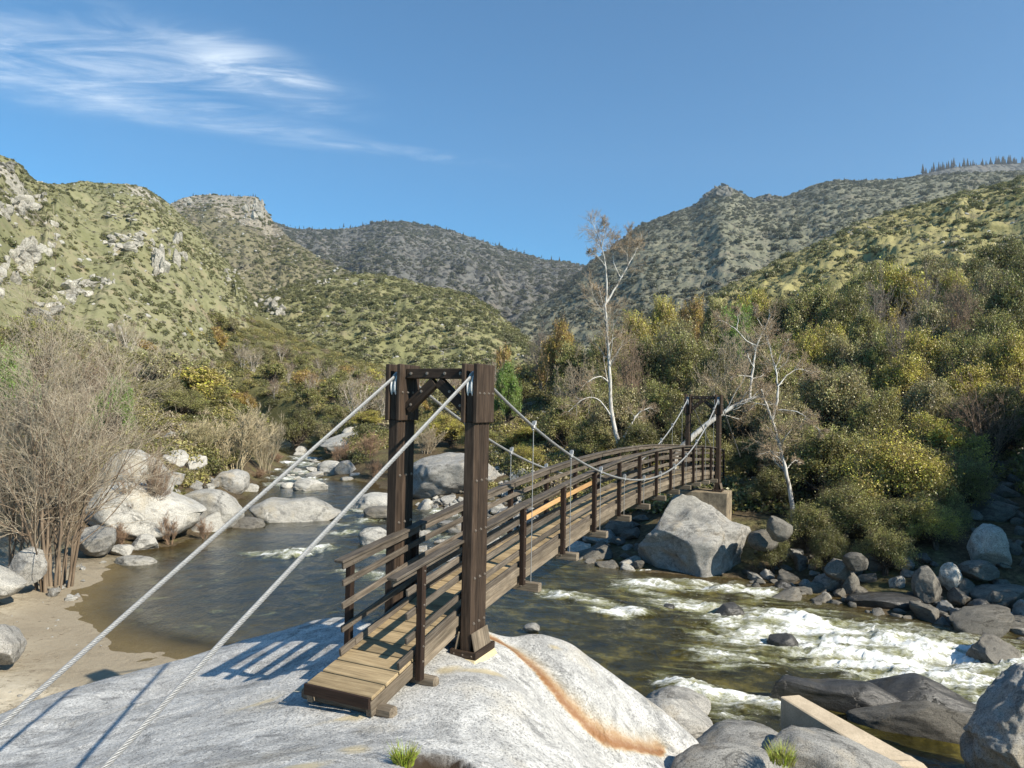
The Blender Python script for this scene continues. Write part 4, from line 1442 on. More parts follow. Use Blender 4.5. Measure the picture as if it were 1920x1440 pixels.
boulder('small pale rock left of the blocky boulder, right bank', 1667, 1696, 1078, 1108, .3, 51, M_PALE, .8, .3, 0, 6, .07)
boulder('flat grey boulder behind the tan boulder, right bank', 1800, 1870, 1050, 1084, 1.0, 52, M_GREY, .8, .3, 0, 5, .06)
boulder('dark wet rock jutting into the rapid at the foot of the right bank', 1818, 1872, 1122, 1166, 0, 53, M_WET, .8, .3, 0, 7, .08)
boulder('small round rock right of the dark pointed boulder', 1848, 1882, 1108, 1128, .6, 54, M_GREY, .8, .3, 0, 5, .06)
boulder('dark rounded rock rising out of the white rapid', 1440, 1496, 1186, 1220, -.05, 55, M_WET, .8, .5, 0, 4, .06)
boulder('mossy rock awash in the upper rapid', 1336, 1394, 1129, 1160, -.1, 56, M_WET, .8, .7, 0, 4, .05)
boulder('small dark rock in the rapid below the bridge', 1240, 1266, 1132, 1142, -.05, 57, M_WET, .8, .7, 0, 4, .05, sub=4)
boulder('pale rounded rock at the water just past the near tower foot', 981, 1012, 1168, 1184, 0.1, 58, M_GRAN, .9, .5, 0, 4, .05, sub=4)
boulder('dark smooth rock shelf nearest the concrete beam, in the river', 1448, 1700, 1272, 1342, -.05, 59, M_WET, .28, .5, -.32, 3, .08,
        [(-1, .5), (-.6, .9), (-.1, .7), (.5, 1.0), (1, .5)], fine=.008)
boulder('dark domed rock shelf beside the white rapid', 1592, 1830, 1264, 1352, -.05, 60, M_WET, .42, .4, -.25, 4, .09,
        [(-1, .35), (-.3, .8), (.1, 1.1), (.5, .8), (1, .3)], fine=.008)
boulder('long grey rock shelf reaching to the right edge boulder', 1600, 1860, 1312, 1388, -.05, 61, M_GREY, .25, .5, -.40, 3, .07, [(-1, .4), (0, 1), (1, .7)], fine=.008)
boulder('grey boulder split from the slab at the bottom, left of the concrete beam', 1300, 1490, 1362, 1475, .4, 62, M_GRAN, .9, .3, 0, 5, .08,
        [(-1, .5), (-.5, 1.0), (.2, 1.0), (1, .8)])
boulder('smooth grey boulder under the concrete beam at the bottom', 1430, 1690, 1372, 1530, .3, 63, M_GRAN, .7, .3, -.2, 4, .06,
        [(-1, .95), (-.5, 1.05), (0, .85), (.5, .6), (1, .3)])
boulder('rounded grey rock at the bottom edge below the grass tuft', 1244, 1500, 1398, 1560, .5, 64, M_GRAN, .7, .3, 0, 4, .05)
boulder('rough grey boulder cut by the right edge of the view', 1812, 2040, 1250, 1500, .2, 65, M_GRAN, .7, .2, 0, 12, .16,
        [(-1, .35), (-.6, .7), (-.2, 1.0), (.5, 1.1), (1, .8)], fine=.04, relief=.10, cutd=(.66, .95), sub=6)
boulder('grey lower lobe of rock between the slab and the split boulder', 1190, 1335, 1300, 1420, .0, 66, M_GRAN, .9, .4, -.5, 3, .05, [(-1, 1.0), (0, .8), (1, .3)])
boulder('low tongue of grey rock sloping into the rapid by the split boulder', 1205, 1330, 1290, 1360, -.1, 67, M_GRAN, .8, .4, -.4, 3, .05)

# broken concrete beam
cA = [atz(1464, 1306, 1.20), atz(1500, 1303, 1.20), atz(1742, 1436, .62), atz(1690, 1446, .62)]


def concrete_beam():
    a, b, c, d = [Vector(p) for p in cA]
    A = Acc()
    n = 26
    rows = []
    rs = np.random.RandomState(5)
    for i in range(n):
        t = i / (n - 1)
        l, r = a.lerp(d, t), b.lerp(c, t)
        th = 0.58 * (1 - t) + 0.22 * t
        j = 0.05 * max(0, (t - .8) * 5)
        k = rs.uniform(-1, 1, 4) * j
        ch = .018
        rows.append([l + Vector((0, 0, -th)), l + Vector((0, 0, -ch + k[0])), l.lerp(r, .05) + Vector((0, 0, k[0])), l.lerp(r, .5) + Vector((0, 0, k[1] * .8)),
                     r.lerp(l, .05) + Vector((0, 0, k[2])), r + Vector((0, 0, -ch + k[2])), r + Vector((0, 0, -th))])
    V = np.array([[list(p) for p in r_] for r_ in rows])
    c0 = V.reshape(-1, 3).mean(0)
    A.add(V.reshape(-1, 3) - c0, [grid_faces(n, 7), np.array([[0, 1, 2, 3, 4, 5, 6], [(n - 1) * 7 + i for i in (6, 5, 4, 3, 2, 1, 0)]])])
    obj('concrete_beam', A.mesh('concrete_beam', M_CONC), None, Matrix.Translation(c0), 'broken tan concrete beam lying across the grey rocks by the river', 'concrete beam')


concrete_beam()

# loose river rocks, scattered where the photograph shows them lying
STONES = {}
for nm, m in (('p', M_PALE), ('g', M_GREY), ('n', M_GRAN)):
    STONES[nm] = [rock_mesh(300 + i, (1, 1, 1), 4, m, 14, .20, name='stone', fine=.05, relief=.08, cutd=(.40, .78)) for i in range(6)]


def scatter_stones(label, group, poly_px, zguess, n, size, kinds, seed, flat=0.72, minsep=0.75, limit=999):
    rs = random.Random(seed)
    P = [atz(x, y, zguess)[:2] for x, y in poly_px]
    xs, ys = [p[0] for p in P], [p[1] for p in P]
    done, tries, todo = [], 0, []

    def inside(x, y):
        c = False
        for i in range(len(P)):
            (ax, ay), (bx, by) = P[i], P[(i + 1) % len(P)]
            if (ay > y) != (by > y) and x < (bx - ax) * (y - ay) / (by - ay) + ax:
                c = not c
        return c
    while len(done) < n and tries < 6000:
        tries += 1
        x, y = rs.uniform(min(xs), max(xs)), rs.uniform(min(ys), max(ys))
        if not inside(x, y):
            continue
        r = size[0] + (size[1] - size[0]) * rs.random() ** 2.2
        if any((x - a) ** 2 + (y - b) ** 2 < (minsep * (r + c)) ** 2 for a, b, c in done):
            continue
        done.append((x, y, r))
        z = max(gz(x, y), -0.15)
        k = rs.choice(kinds)
        M = (Matrix.Translation((x, y, z + r * .22)) @ Matrix.Rotation(rs.uniform(0, 6.28), 4, 'Z') @ Matrix.Rotation(rs.uniform(-.35, .35), 4, 'X')
             @ Matrix.Diagonal((r * rs.uniform(.85, 1.3), r * rs.uniform(.7, 1), r * rs.uniform(.5, .85) * flat / .72, 1)))
        todo.append((r, M, k, rs.randrange(6)))
    todo.sort(key=lambda a: -a[0])
    for r, M, k, i in todo[:limit]:
        q = (r - size[0]) / (size[1] - size[0])
        pre = ('big ' if q > .5 else 'small ' if q < .15 else 'middling ') + dict(p='pale ', g='dark grey ', n='speckled grey ')[k]
        obj('stone', STONES[k][i], None, M, pre + label, 'stone', pre + group)
    if todo[limit:]:
        A = Acc()
        for r, M, k, i in todo[limit:]:
            q = rock_verts(700 + i, 3, 12, .2, (.42, .8))
            A.add(q @ np.array(M.to_3x3()).T + np.array(M.translation), ico(3)[1])
        obj('small_stones', A.mesh('small_stones', M_GREY, True), None, Matrix.Identity(4), kind='stuff')


scatter_stones('cobble on the bar between the near tower and the blue grey boulder', 'cobbles on the bar behind the tower',
               [(768, 950), (800, 928), (900, 928), (985, 905), (1010, 985), (905, 972), (830, 962)], .25, 190, (.16, .6), 'pppn', 1, minsep=.55, limit=100)
scatter_stones('rock in the heap right of the blue grey boulder', 'rock heap right of the blue grey boulder',
               [(912, 905), (925, 868), (965, 858), (1000, 900), (960, 930)], 1.2, 26, (.3, .8), 'ppn', 2)
scatter_stones('river rock in the shaded heap under the far bank trees', 'rocks along the shaded far shore',
               [(1400, 1082), (1400, 1040), (1500, 1055), (1640, 1080), (1720, 1085), (1800, 1110), (1830, 1160), (1700, 1140), (1500, 1105)], .4, 85, (.16, .66), 'gggn', 3, limit=50)
scatter_stones('rock on the dark slope right of the olive willow', 'rocks on the right bank slope',
               [(1800, 1120), (1810, 1040), (1850, 900), (1990, 880), (2010, 1180), (1880, 1160)], 1.6, 120, (.2, .85), 'gggn', 4, limit=70)
scatter_stones('rock on the left bank above the smooth boulders', 'rocks above the left shore boulders',
               [(300, 880), (330, 850), (400, 880), (400, 935), (330, 925)], 1.6, 26, (.35, .95), 'ppn', 5)
scatter_stones('stone in the upstream rapid', 'stones in the upstream rapid',
               [(490, 920), (545, 850), (600, 855), (600, 905), (560, 912)], 0, 18, (.3, .75), 'ppn', 6, .6)
scatter_stones('rock in the shallows behind the near tower rails', 'rocks in the shallows behind the rails',
               [(750, 1030), (790, 990), (950, 975), (1000, 1010), (930, 1050), (800, 1060)], 0, 15, (.35, 1.0), 'pn', 7, .6)
scatter_stones('rock in the dark water under the far half of the bridge', 'rocks under the far half of the bridge',
               [(1040, 1010), (1090, 985), (1200, 985), (1215, 1060), (1150, 1062), (1080, 1045)], .2, 30, (.25, .8), 'gggn', 10, .6)
scatter_stones('stone at the edge of the sand beach', 'stones by the sand beach', [(60, 1120), (110, 1060), (200, 1040), (130, 1120)], .3, 10, (.1, .25), 'pn', 8)
scatter_stones('rock on the open slope above the green trees', 'rocks on the slope left of the forest', [(985, 690), (1000, 655), (1050, 650), (1030, 690)], 11, 12, (.5, 1.1), 'pn', 9)

# ------------------------------------------------------------------ vegetation: leaves, limbs, bare twigs
def unit(v):
    return v / (np.linalg.norm(v, axis=-1, keepdims=True) + 1e-9)


def leaf_quads(Cn, out, size, rs, droop=0.0):
    n = len(Cn)
    nrm = unit(out * 0.7 + rs.normal(size=(n, 3)) * 0.75 + np.array([0, 0, 0.35]))
    a = unit(np.cross(nrm, rs.normal(size=(n, 3))))
    a[:, 2] -= droop
    a = unit(a)
    b = unit(np.cross(nrm, a))
    s = (size * rs.uniform(.7, 1.35, n))[:, None]
    V = np.stack([Cn + a * s, Cn + b * s * .52, Cn - a * s, Cn - b * s * .52], 1).reshape(-1, 3)
    Fq = np.arange(4 * n).reshape(-1, 4)
    return V, Fq


def oak(seed, nleaf, leaf, R=(3.6, 3.6, 2.7), zc_=5.0, nl=12, lobe=(1.1, 1.9), clumps=26, spread=.30, H=8.0, stems=1, low=0.0):
    """crown and trunk meshes of an evergreen about 8 m tall"""
    rs = np.random.RandomState(seed)
    d = unit(rs.normal(size=(nl, 3)))
    d[:, 2] = np.abs(d[:, 2]) * 1.1 - 0.35 - low
    rad = rs.uniform(.35, .92, (nl, 1))
    L = d * rad * np.array(R) + np.array([0, 0, zc_])
    lr = rs.uniform(*lobe, nl) * (1.25 - .55 * rad[:, 0])
    Cs, Os, Vr = [], [], []
    per = max(1, int(nleaf / (nl * clumps)))
    for c, r in zip(L, lr):
        o = unit(rs.normal(size=(clumps, 3)) + np.array([0, 0, .25]))
        reach = rs.uniform(.45, 1.05, (clumps, 1)) + (rs.random((clumps, 1)) < .16) * rs.uniform(.1, .5, (clumps, 1))
        cc = c + o * r * reach * np.array([1, 1, .85])
        cv = rs.uniform(0, 1, clumps) ** 1.3 * .62
        sp = spread * rs.uniform(.45, 1.25, (clumps, 1, 1))
        p = cc[:, None] + rs.normal(size=(clumps, per, 3)) * sp * np.array([1, 1, .8]) + o[:, None] * rs.normal(size=(clumps, per, 1)) * sp * .7
        Cs.append(p.reshape(-1, 3))
        Os.append(np.repeat(o, per, 0))
        Vr.append(np.repeat(cv, per) + rs.uniform(0, 1, clumps * per) ** 2 * .5)
    Cs, Os, Vr = np.concatenate(Cs), np.concatenate(Os), np.concatenate(Vr)
    V, Fq = leaf_quads(Cs, Os, leaf, rs)
    crown = mesh_np('crown', V, Fq, M_LEAF, False, dict(var=np.repeat(Vr, 4)))
    paths, radii = [], []
    for k, c in enumerate(L):
        st = k % stems
        b = np.array([math.cos(st * 2.4) * .25, math.sin(st * 2.4) * .25, -.3]) if stems > 1 else np.array([0, 0, -.3])
        f = b * .3 + np.array([rs.uniform(-.3, .3), rs.uniform(-.3, .3), zc_ * rs.uniform(.22, .42)])
        m = (f + c) / 2 + rs.normal(size=3) * .35
        q = np.stack([b, (b + f) / 2 + rs.normal(size=3) * .06, f, m, c, c + (c - m) * .5])
        paths.append(q)
        r0 = .26 if stems == 1 else .12
        radii.append(np.array([r0, r0 * .8, r0 * .62, r0 * .35, r0 * .2, .015]))
    P_, R_ = np.array(paths), np.array(radii)
    A = Acc()
    A.add(*tubes(P_, R_, 6))
    A1, B1 = limbs(P_, R_, 7, (.18, .38), .9, .05, 5, rs, (.35, .98), .5, .2)
    A.add(*tubes(A1, np.maximum(B1, .012), 4))
    A2, B2 = limbs(A1, B1, 5, (.35, .7), .9, .03, 4, rs, (.2, .98), .6, .25)
    A.add(*tubes(A2, np.maximum(B2, .006), 3))
    return crown, A.mesh('trunk', M_BARK, True)


def limbs(P, Rr, m, lf, spread, up, k, rs, tr=(.2, .98), rf=.55, wob=.18, tip=.35):
    """a generation of side branches growing from the paths P"""
    n, kk, _ = P.shape
    i = np.repeat(np.arange(n), m)
    t = rs.uniform(*tr, n * m)
    f = t * (kk - 1)
    j = np.minimum(f.astype(int), kk - 2)
    fr = (f - j)[:, None]
    st = P[i, j] * (1 - fr) + P[i, j + 1] * fr
    T = unit(P[i, j + 1] - P[i, j])
    r0 = (Rr[i, j] * (1 - fr[:, 0]) + Rr[i, j + 1] * fr[:, 0]) * rf
    plen = np.linalg.norm(np.diff(P, axis=1), axis=2).sum(1)[i]
    L = plen * rs.uniform(*lf, n * m) * (1.2 - .6 * t)
    d = unit(T + spread * unit(rs.normal(size=(n * m, 3))))
    pts = [st]
    for _ in range(k - 1):
        d = unit(d + wob * rs.normal(size=d.shape) + np.array([0, 0, up]))
        pts.append(pts[-1] + d * (L / (k - 1))[:, None])
    Q = np.stack(pts, 1)
    R2 = r0[:, None] * np.linspace(1, tip, k)[None]
    return Q, R2


def resample(pts, k):
    P = np.asarray(pts, float)
    L = np.r_[0, np.cumsum(np.linalg.norm(np.diff(P, axis=0), axis=1))]
    q = np.linspace(0, L[-1], k)
    out = np.stack([np.interp(q, L, P[:, i]) for i in range(3)], -1)
    for _ in range(2):
        out[1:-1] = .25 * out[:-2] + .5 * out[1:-1] + .25 * out[2:]
    return out


def bare_meshes(seed, stems, H, width, m=(9, 7, 5), lf=((.35, .6), (.3, .55), (.3, .6)), spread=(.9, .8, .8), up=(.12, .1, .08), r0=.06, minr=.0035, mat=None, base=.2, mats=None):
    """many stemmed bare shrub: thick stems (trunk) and twig haze (twigs)"""
    rs = np.random.RandomState(seed)
    a = rs.uniform(0, 6.283, stems)
    lean = rs.uniform(.1, 1, stems) ** .8
    k = 9
    t = np.linspace(0, 1, k)[None, :, None]
    end = np.stack([np.cos(a) * lean * width / 2 * .8, np.sin(a) * lean * width / 2 * .8, H * rs.uniform(.62, .95, stems) * (1 - .25 * lean ** 2)], -1)[:, None]
    b = np.stack([np.cos(a) * base * rs.uniform(.2, 1, stems), np.sin(a) * base, np.full(stems, -.25)], -1)[:, None]
    P = b + (end - b) * t
    P[..., :2] = b[..., :2] + (end - b)[..., :2] * t ** 1.25
    P += rs.normal(size=P.shape) * .05 * H / 6 * np.sin(np.pi * t)
    R0 = r0 * rs.uniform(.55, 1.2, (stems, 1)) * np.linspace(1, .18, k)[None]
    A1, B1 = limbs(P, R0, m[0], lf[0], spread[0], up[0], 6, rs, (.22, .98))
    A2, B2 = limbs(A1, B1, m[1], lf[1], spread[1], up[1], 5, rs, (.12, .98))
    A3, B3 = limbs(A2, B2, m[2], lf[2], spread[2], up[2], 4, rs, (.1, .98))
    tk, tw = Acc(), Acc()
    tk.add(*tubes(P, R0, 7))
    tk.add(*tubes(A1, np.maximum(B1, minr * 1.4), 5))
    tw.add(*tubes(A2, np.maximum(B2, minr * 1.1), 4))
    tw.add(*tubes(A3, np.maximum(B3, minr), 3))
    return tk.mesh('trunk', mat or M_TWIG, True), tw.mesh('twigs', mat or M_TWIG, True)


def place_tree(name, meshes, loc, h, w, href, wref, label, group=None, color=(.1, .1, .03), tcol=(1, 1, 1), rs=None, cat='tree', names=('crown', 'trunk')):
    rot = rs.uniform(0, 6.28) if rs else 0
    r = thing(name, loc, label, cat, group, rot, (w / wref, w / wref * (rs.uniform(.85, 1.15) if rs else 1), h / href))
    obj(names[0], meshes[0], r, None, color=color)
    obj(names[1], meshes[1], r, None, color=tcol)
    return r


OAKS = [oak(500 + i, 30000, .078, nl=[24, 28, 22, 26][i], zc_=3.9, R=[(3.6, 3.6, 3.7), (4, 4, 3.4), (3.3, 3.3, 4.0), (3.8, 3.4, 3.6)][i], lobe=(.7, 1.75), low=.25, spread=.26) for i in range(4)]
OAKF = [oak(520 + i, 7500, .17, clumps=30, zc_=3.8, R=(3.6, 3.6, 3.6), nl=14, low=.3) for i in range(3)]
WILL = [oak(540 + i, 30000, .06, R=(3.5, 3.5, 4.2), zc_=3.5, nl=32, lobe=(.55, 1.4), clumps=34, spread=.27, stems=6, low=.4) for i in range(2)]
BARE = [bare_meshes(560 + i, 7, 8.0, 5.5, (7, 6, 5), r0=.10, minr=.010, spread=(1.0, .9, .9)) for i in range(3)]
BUSH = [bare_meshes(580 + i, 16, 4.0, 3.8, (7, 6, 4), r0=.03, minr=.006, spread=(.55, .6, .6), up=(.2, .15, .12), base=.35) for i in range(2)]
HREF = 8.0
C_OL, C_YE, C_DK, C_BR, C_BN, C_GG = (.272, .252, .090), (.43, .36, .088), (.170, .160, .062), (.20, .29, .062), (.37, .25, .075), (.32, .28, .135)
RS = random.Random(77)


def px_tree(kind, x, ytop, Y, wpx, label, group=None, color=C_OL, tcol=(1, 1, 1), name=None, cat='tree', dz=0.0, hmin=2.5):
    p = atY(x, ytop, Y)
    g = gz(p[0], Y) + dz
    h = max(hmin, p[2] - g)
    if kind in ('oak', 'far', 'willow'):
        h *= 1.04
    w = wpx / F * Y
    protos = dict(oak=OAKS, far=OAKF, willow=WILL, bare=BARE, bush=BUSH)[kind]
    me = RS.choice(protos)
    if kind in ('bare', 'bush'):
        me = (me[1], me[0])
        href, wref = (8.0, 6.2) if kind == 'bare' else (4.0, 4.2)
        return place_tree(name or ('bare_tree' if kind == 'bare' else 'bare_shrub'), me, (p[0], Y, p[2] - h if h == hmin else g), h, w, href, wref, label, group, color, color, RS, cat, ('twigs', 'trunk'))
    return place_tree(name or ('oak_tree' if kind != 'willow' else 'willow_tree'), me, (p[0], Y, g), h, w, HREF, 8.6 if kind != 'willow' else 8.0, label, group, color, tcol, RS, cat)


TW_GREY, TW_TAN, TW_RED, TW_BROWN = (.56, .52, .50), (.85, .78, .66), (.64, .48, .38), (.55, .45, .38)
# the wood on the right bank, back row to front row
for a in [
    ('oak', 1045, 552, 88, 95, 'brownish oak at the left end of the forest skyline', C_BN), ('oak', 1085, 610, 80, 110, 'olive oak low behind the tall white sycamore', C_OL),
    ('bare', 1020, 605, 92, 90, 'grey bare tree left of the brownish oak', TW_GREY), ('oak', 1140, 575, 78, 110, 'dull olive oak right behind the tall white sycamore trunk', C_OL),
    ('oak', 1190, 548, 84, 100, 'greenish yellow oak between tall sycamore and rounded yellow oak', C_YE), ('oak', 1245, 518, 88, 105, 'rounded yellow olive oak on the middle skyline', C_YE),
    ('oak', 1300, 520, 92, 90, 'amber topped oak on the middle skyline', C_BN), ('oak', 1345, 525, 84, 110, 'olive oak left of the bright green tree', C_OL),
    ('oak', 1412, 500, 90, 110, 'golden topped oak above the bright green tree', C_YE), ('oak', 1385, 528, 74, 105, 'bright green tree in the middle of the forest edge', C_BR),
    ('oak', 1530, 488, 82, 130, 'large olive oak right of the golden topped oak', C_OL), ('oak', 1475, 520, 86, 90, 'dark olive oak between golden oak and large olive oak', C_DK),
    ('oak', 1590, 505, 78, 110, 'olive oak leaning over grey bare trees on the slope', C_OL), ('oak', 1690, 452, 80, 150, 'tall yellow green oak high on the right skyline', C_YE),
    ('bare', 1640, 505, 72, 80, 'grey bare tree with dark limbs left of the yellow green oak', TW_GREY), ('bare', 1730, 500, 74, 80, 'grey bare tree right of the yellow green oak', TW_GREY),
    ('oak', 1795, 468, 78, 85, 'small orange yellow tree on the right skyline', C_YE), ('oak', 1840, 455, 72, 120, 'grey green oak on the skyline beside the small orange yellow tree', C_GG),
    ('bare', 1800, 505, 66, 95, 'dark limbed bare oak standing below the right skyline', TW_BROWN), ('oak', 1910, 450, 58, 170, 'big dark oak at the right edge of the skyline', C_DK),
    ('oak', 1885, 500, 60, 120, 'dark green oak under the big dark oak', C_DK),
    ('oak', 1215, 590, 66, 120, 'dark olive oak with open limbs behind the bridge mid span', C_DK), ('oak', 1290, 585, 64, 120, 'dense olive oak behind the far bridge tower', C_OL),
    ('bare', 1180, 600, 60, 110, 'brown bare tree crown behind the tall sycamore', TW_BROWN), ('oak', 1120, 680, 58, 140, 'olive oak low left of the tall sycamore trunk', C_OL),
    ('bare', 1075, 650, 62, 110, 'pale brown bare tree at the left of the forest', TW_TAN), ('oak', 1240, 680, 54, 150, 'shaggy olive oak below the forest skyline, mid span', C_OL),
    ('oak', 1340, 600, 58, 120, 'dark oak above the leaning white trunk', C_DK), ('bare', 1370, 590, 50, 130, 'tan bare crown above the far tower', TW_TAN),
    ('oak', 1440, 580, 62, 130, 'olive oak behind the sycamore fork', C_OL), ('oak', 1505, 575, 58, 110, 'yellowish oak behind the olive slope bush', C_YE),
    ('oak', 1590, 590, 56, 140, 'grey green oak in the middle of the wood', C_GG), ('oak', 1660, 580, 54, 140, 'olive oak mid wood, left of the yellow pair', C_OL),
    ('oak', 1735, 575, 50, 130, 'yellow olive oak of the mid wood pair', C_YE), ('oak', 1810, 590, 48, 130, 'olive oak right of the yellow olive oak', C_OL),
    ('oak', 1890, 580, 46, 130, 'golden olive oak at the right edge below the dark oak', C_YE), ('bare', 1700, 560, 52, 90, 'grey bare tree standing among the mid wood oaks', TW_GREY),
    ('oak', 1560, 640, 44, 190, 'broad sunlit olive oak sloping down right of the sycamore', C_GG), ('oak', 1470, 690, 42, 140, 'dull olive oak behind the leaning sycamore', C_GG),
    ('oak', 1640, 690, 40, 150, 'olive bush crown above the front willow', C_OL), ('oak', 1760, 660, 40, 150, 'olive oak with tan top right of the willow', C_GG),
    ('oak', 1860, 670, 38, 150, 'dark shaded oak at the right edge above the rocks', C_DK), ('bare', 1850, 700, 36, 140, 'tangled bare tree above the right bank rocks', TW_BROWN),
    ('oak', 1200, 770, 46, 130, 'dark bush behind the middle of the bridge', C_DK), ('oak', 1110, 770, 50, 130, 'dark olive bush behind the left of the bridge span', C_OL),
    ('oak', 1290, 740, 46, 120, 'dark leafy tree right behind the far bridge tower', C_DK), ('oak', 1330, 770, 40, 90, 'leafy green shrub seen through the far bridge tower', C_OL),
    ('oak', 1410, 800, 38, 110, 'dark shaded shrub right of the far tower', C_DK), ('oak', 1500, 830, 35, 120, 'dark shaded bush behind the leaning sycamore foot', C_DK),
    ('willow', 1690, 735, 29.5, 260, 'large yellow olive willow leaning over the right bank', C_YE), ('willow', 1585, 850, 28.5, 150, 'low olive willow between sycamore and large willow', C_OL),
    ('willow', 1770, 900, 28.5, 120, 'low willow skirt over the blocky boulder', C_OL), ('willow', 1640, 930, 27.6, 150, 'low dark willow at the shaded water edge', C_OL),
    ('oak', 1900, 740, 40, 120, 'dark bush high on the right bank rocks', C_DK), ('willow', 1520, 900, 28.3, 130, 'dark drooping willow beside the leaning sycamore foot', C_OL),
    ('willow', 1710, 905, 27.2, 170, 'dark willow hanging over the slanted grey rock', C_OL), ('willow', 1800, 800, 31, 150, 'olive willow behind the sunlit cream boulder', C_OL),
    ('oak', 1560, 760, 33, 200, 'olive oak filling the bank right of the leaning sycamore', C_OL), ('oak', 1640, 800, 33, 170, 'grey green oak behind the large willow', C_GG),
    ('oak', 1760, 740, 35, 180, 'yellow olive oak above the sunlit cream boulder', C_YE), ('oak', 1480, 740, 36, 160, 'grey green oak directly behind the leaning sycamore trunk', C_GG),
    ('oak', 1700, 620, 46, 160, 'olive oak with golden rim in the mid wood', C_YE), ('oak', 1600, 650, 48, 150, 'olive oak left of the golden rimmed oak', C_OL), ('oak', 1830, 640, 44, 160, 'golden oak above the dark shaded oak', C_YE),
    ('oak', 1330, 680, 48, 130, 'pale olive oak just above the far tower', C_GG), ('oak', 1400, 660, 46, 140, 'grey green oak between the two white sycamores', C_GG),
    ('oak', 1160, 690, 50, 140, 'dull olive oak behind the tall sycamore foot', C_GG), ('oak', 1060, 720, 56, 130, 'olive oak left of the tall sycamore foot', C_OL),
    ('oak', 1130, 640, 64, 120, 'shaggy olive oak right behind the tall sycamore', C_OL), ('oak', 1270, 560, 74, 110, 'olive oak under the rounded yellow olive oak', C_GG),
    ('oak', 1450, 610, 52, 130, 'olive oak filling the gap right of the tan bare crown', C_OL), ('oak', 1545, 560, 62, 120, 'yellow green oak left of the grey green mid wood oak', C_YE),
    ('oak', 1640, 540, 66, 130, 'olive oak on the slope behind the mid wood', C_OL), ('oak', 1740, 530, 62, 130, 'grey green oak on the slope under the skyline oak', C_GG),
    ('oak', 1850, 540, 56, 130, 'olive oak below the dark oaks of the right skyline', C_OL), ('oak', 1700, 800, 29.8, 210, 'olive willowy oak inside the large willow clump', C_OL),
    ('oak', 1560, 960, 28.6, 90, 'low dark bush at the far shore among the rocks', C_DK), ('willow', 1450, 965, 27.6, 90, 'small drooping willow right of the grey oval boulder', C_DK),
    ('willow', 1660, 985, 25.6, 130, 'low willow sprays reaching down to the shaded far rocks', C_OL), ('willow', 1755, 975, 26.2, 110, 'olive willow sprays left of the sunlit cream boulder', C_YE), ('willow', 1555, 1000, 26.6, 100, 'dark willow sprays over the slanted grey rock', C_DK), ('oak', 1450, 880, 33, 100, 'dark bush between the pier and the leaning sycamore', C_DK),
    ('oak', 1620, 455, 92, 110, 'olive oak high on the slope left of the yellow green oak', C_OL), ('oak', 1750, 430, 96, 120, 'grey green oak on the upper slope behind the skyline', C_GG),
    ('oak', 1870, 400, 92, 140, 'dark oak thicket high on the upper right slope', C_DK), ('oak', 1940, 420, 80, 140, 'dark oak beyond the skyline at the right edge', C_DK),
    ('oak', 955, 640, 76, 75, 'fresh green tree right of the near bridge tower', C_BR), ('far', 945, 620, 110, 45, 'amber pointed tree behind the fresh green tree', C_BN),
    ('oak', 1000, 790, 60, 120, 'olive bush behind the cobbles right of the tower', C_YE), ('oak', 850, 760, 66, 130, 'yellow olive shrub seen under the tower crossbeam', C_YE),
    ('oak', 900, 790, 62, 100, 'dark olive bush above the blue grey boulder', C_OL), ('bush', 800, 800, 62, 90, 'tan bare shrub left of the blue grey boulder', TW_TAN),
    ('willow', 985, 850, 50, 90, 'low olive bush right of the rock heap', C_YE),
]:
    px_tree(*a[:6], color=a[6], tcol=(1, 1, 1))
# trees up the valley floor
PAL = [('olive', C_OL), ('grey green', C_GG), ('dark green', C_DK), ('amber', C_BN), ('yellow green', C_YE), ('olive', C_OL)]
rv = random.Random(9)
cells = []
for k in range(400):
    x, Y = rv.uniform(215, 1010), rv.uniform(82, 205)
    p = atY(x, 740, Y)
    if river_sd(np.array([p[0]]), np.array([Y]))[0] < 3.5:
        continue
    if any((p[0] - a) ** 2 + (Y - b) ** 2 < 4.3 ** 2 for a, b in cells):
        continue
    cells.append((p[0], Y))
for X_, Y_ in cells[:150]:
    kind = rv.choice(['far', 'far', 'far', 'bare'])
    k_ = X_ / Y_ * F + 960
    zone = ('near ' if Y_ < 130 else 'far ') + ('under the left hill' if k_ < 400 else 'left of the upstream rapid' if k_ < 600 else 'behind the upstream slab' if k_ < 770 else 'behind the near tower')
    h = rv.uniform(4.0, 7.5)
    me = rv.choice(OAKF if kind == 'far' else BARE)
    loc = (X_, Y_, gz(X_, Y_))
    if kind == 'far':
        cw, cc = rv.choice(PAL)
        place_tree('oak_tree', me, loc, h, h * rv.uniform(.9, 1.35), HREF, 8.6, '%s oak in the valley wood, %s' % (cw, zone), '%s oaks %s' % (cw, zone), cc, (1, 1, 1), rv)
    else:
        cw, cc = rv.choice([('grey', TW_GREY), ('tan', TW_TAN), ('brown', TW_BROWN)])
        place_tree('bare_tree', (me[1], me[0]), loc, h * 1.1, h * .9, 8.0, 6.2, '%s bare tree in the valley wood, %s' % (cw, zone), '%s bare trees %s' % (cw, zone),
                   cc, (1, 1, 1), rv, 'tree', ('twigs', 'trunk'))
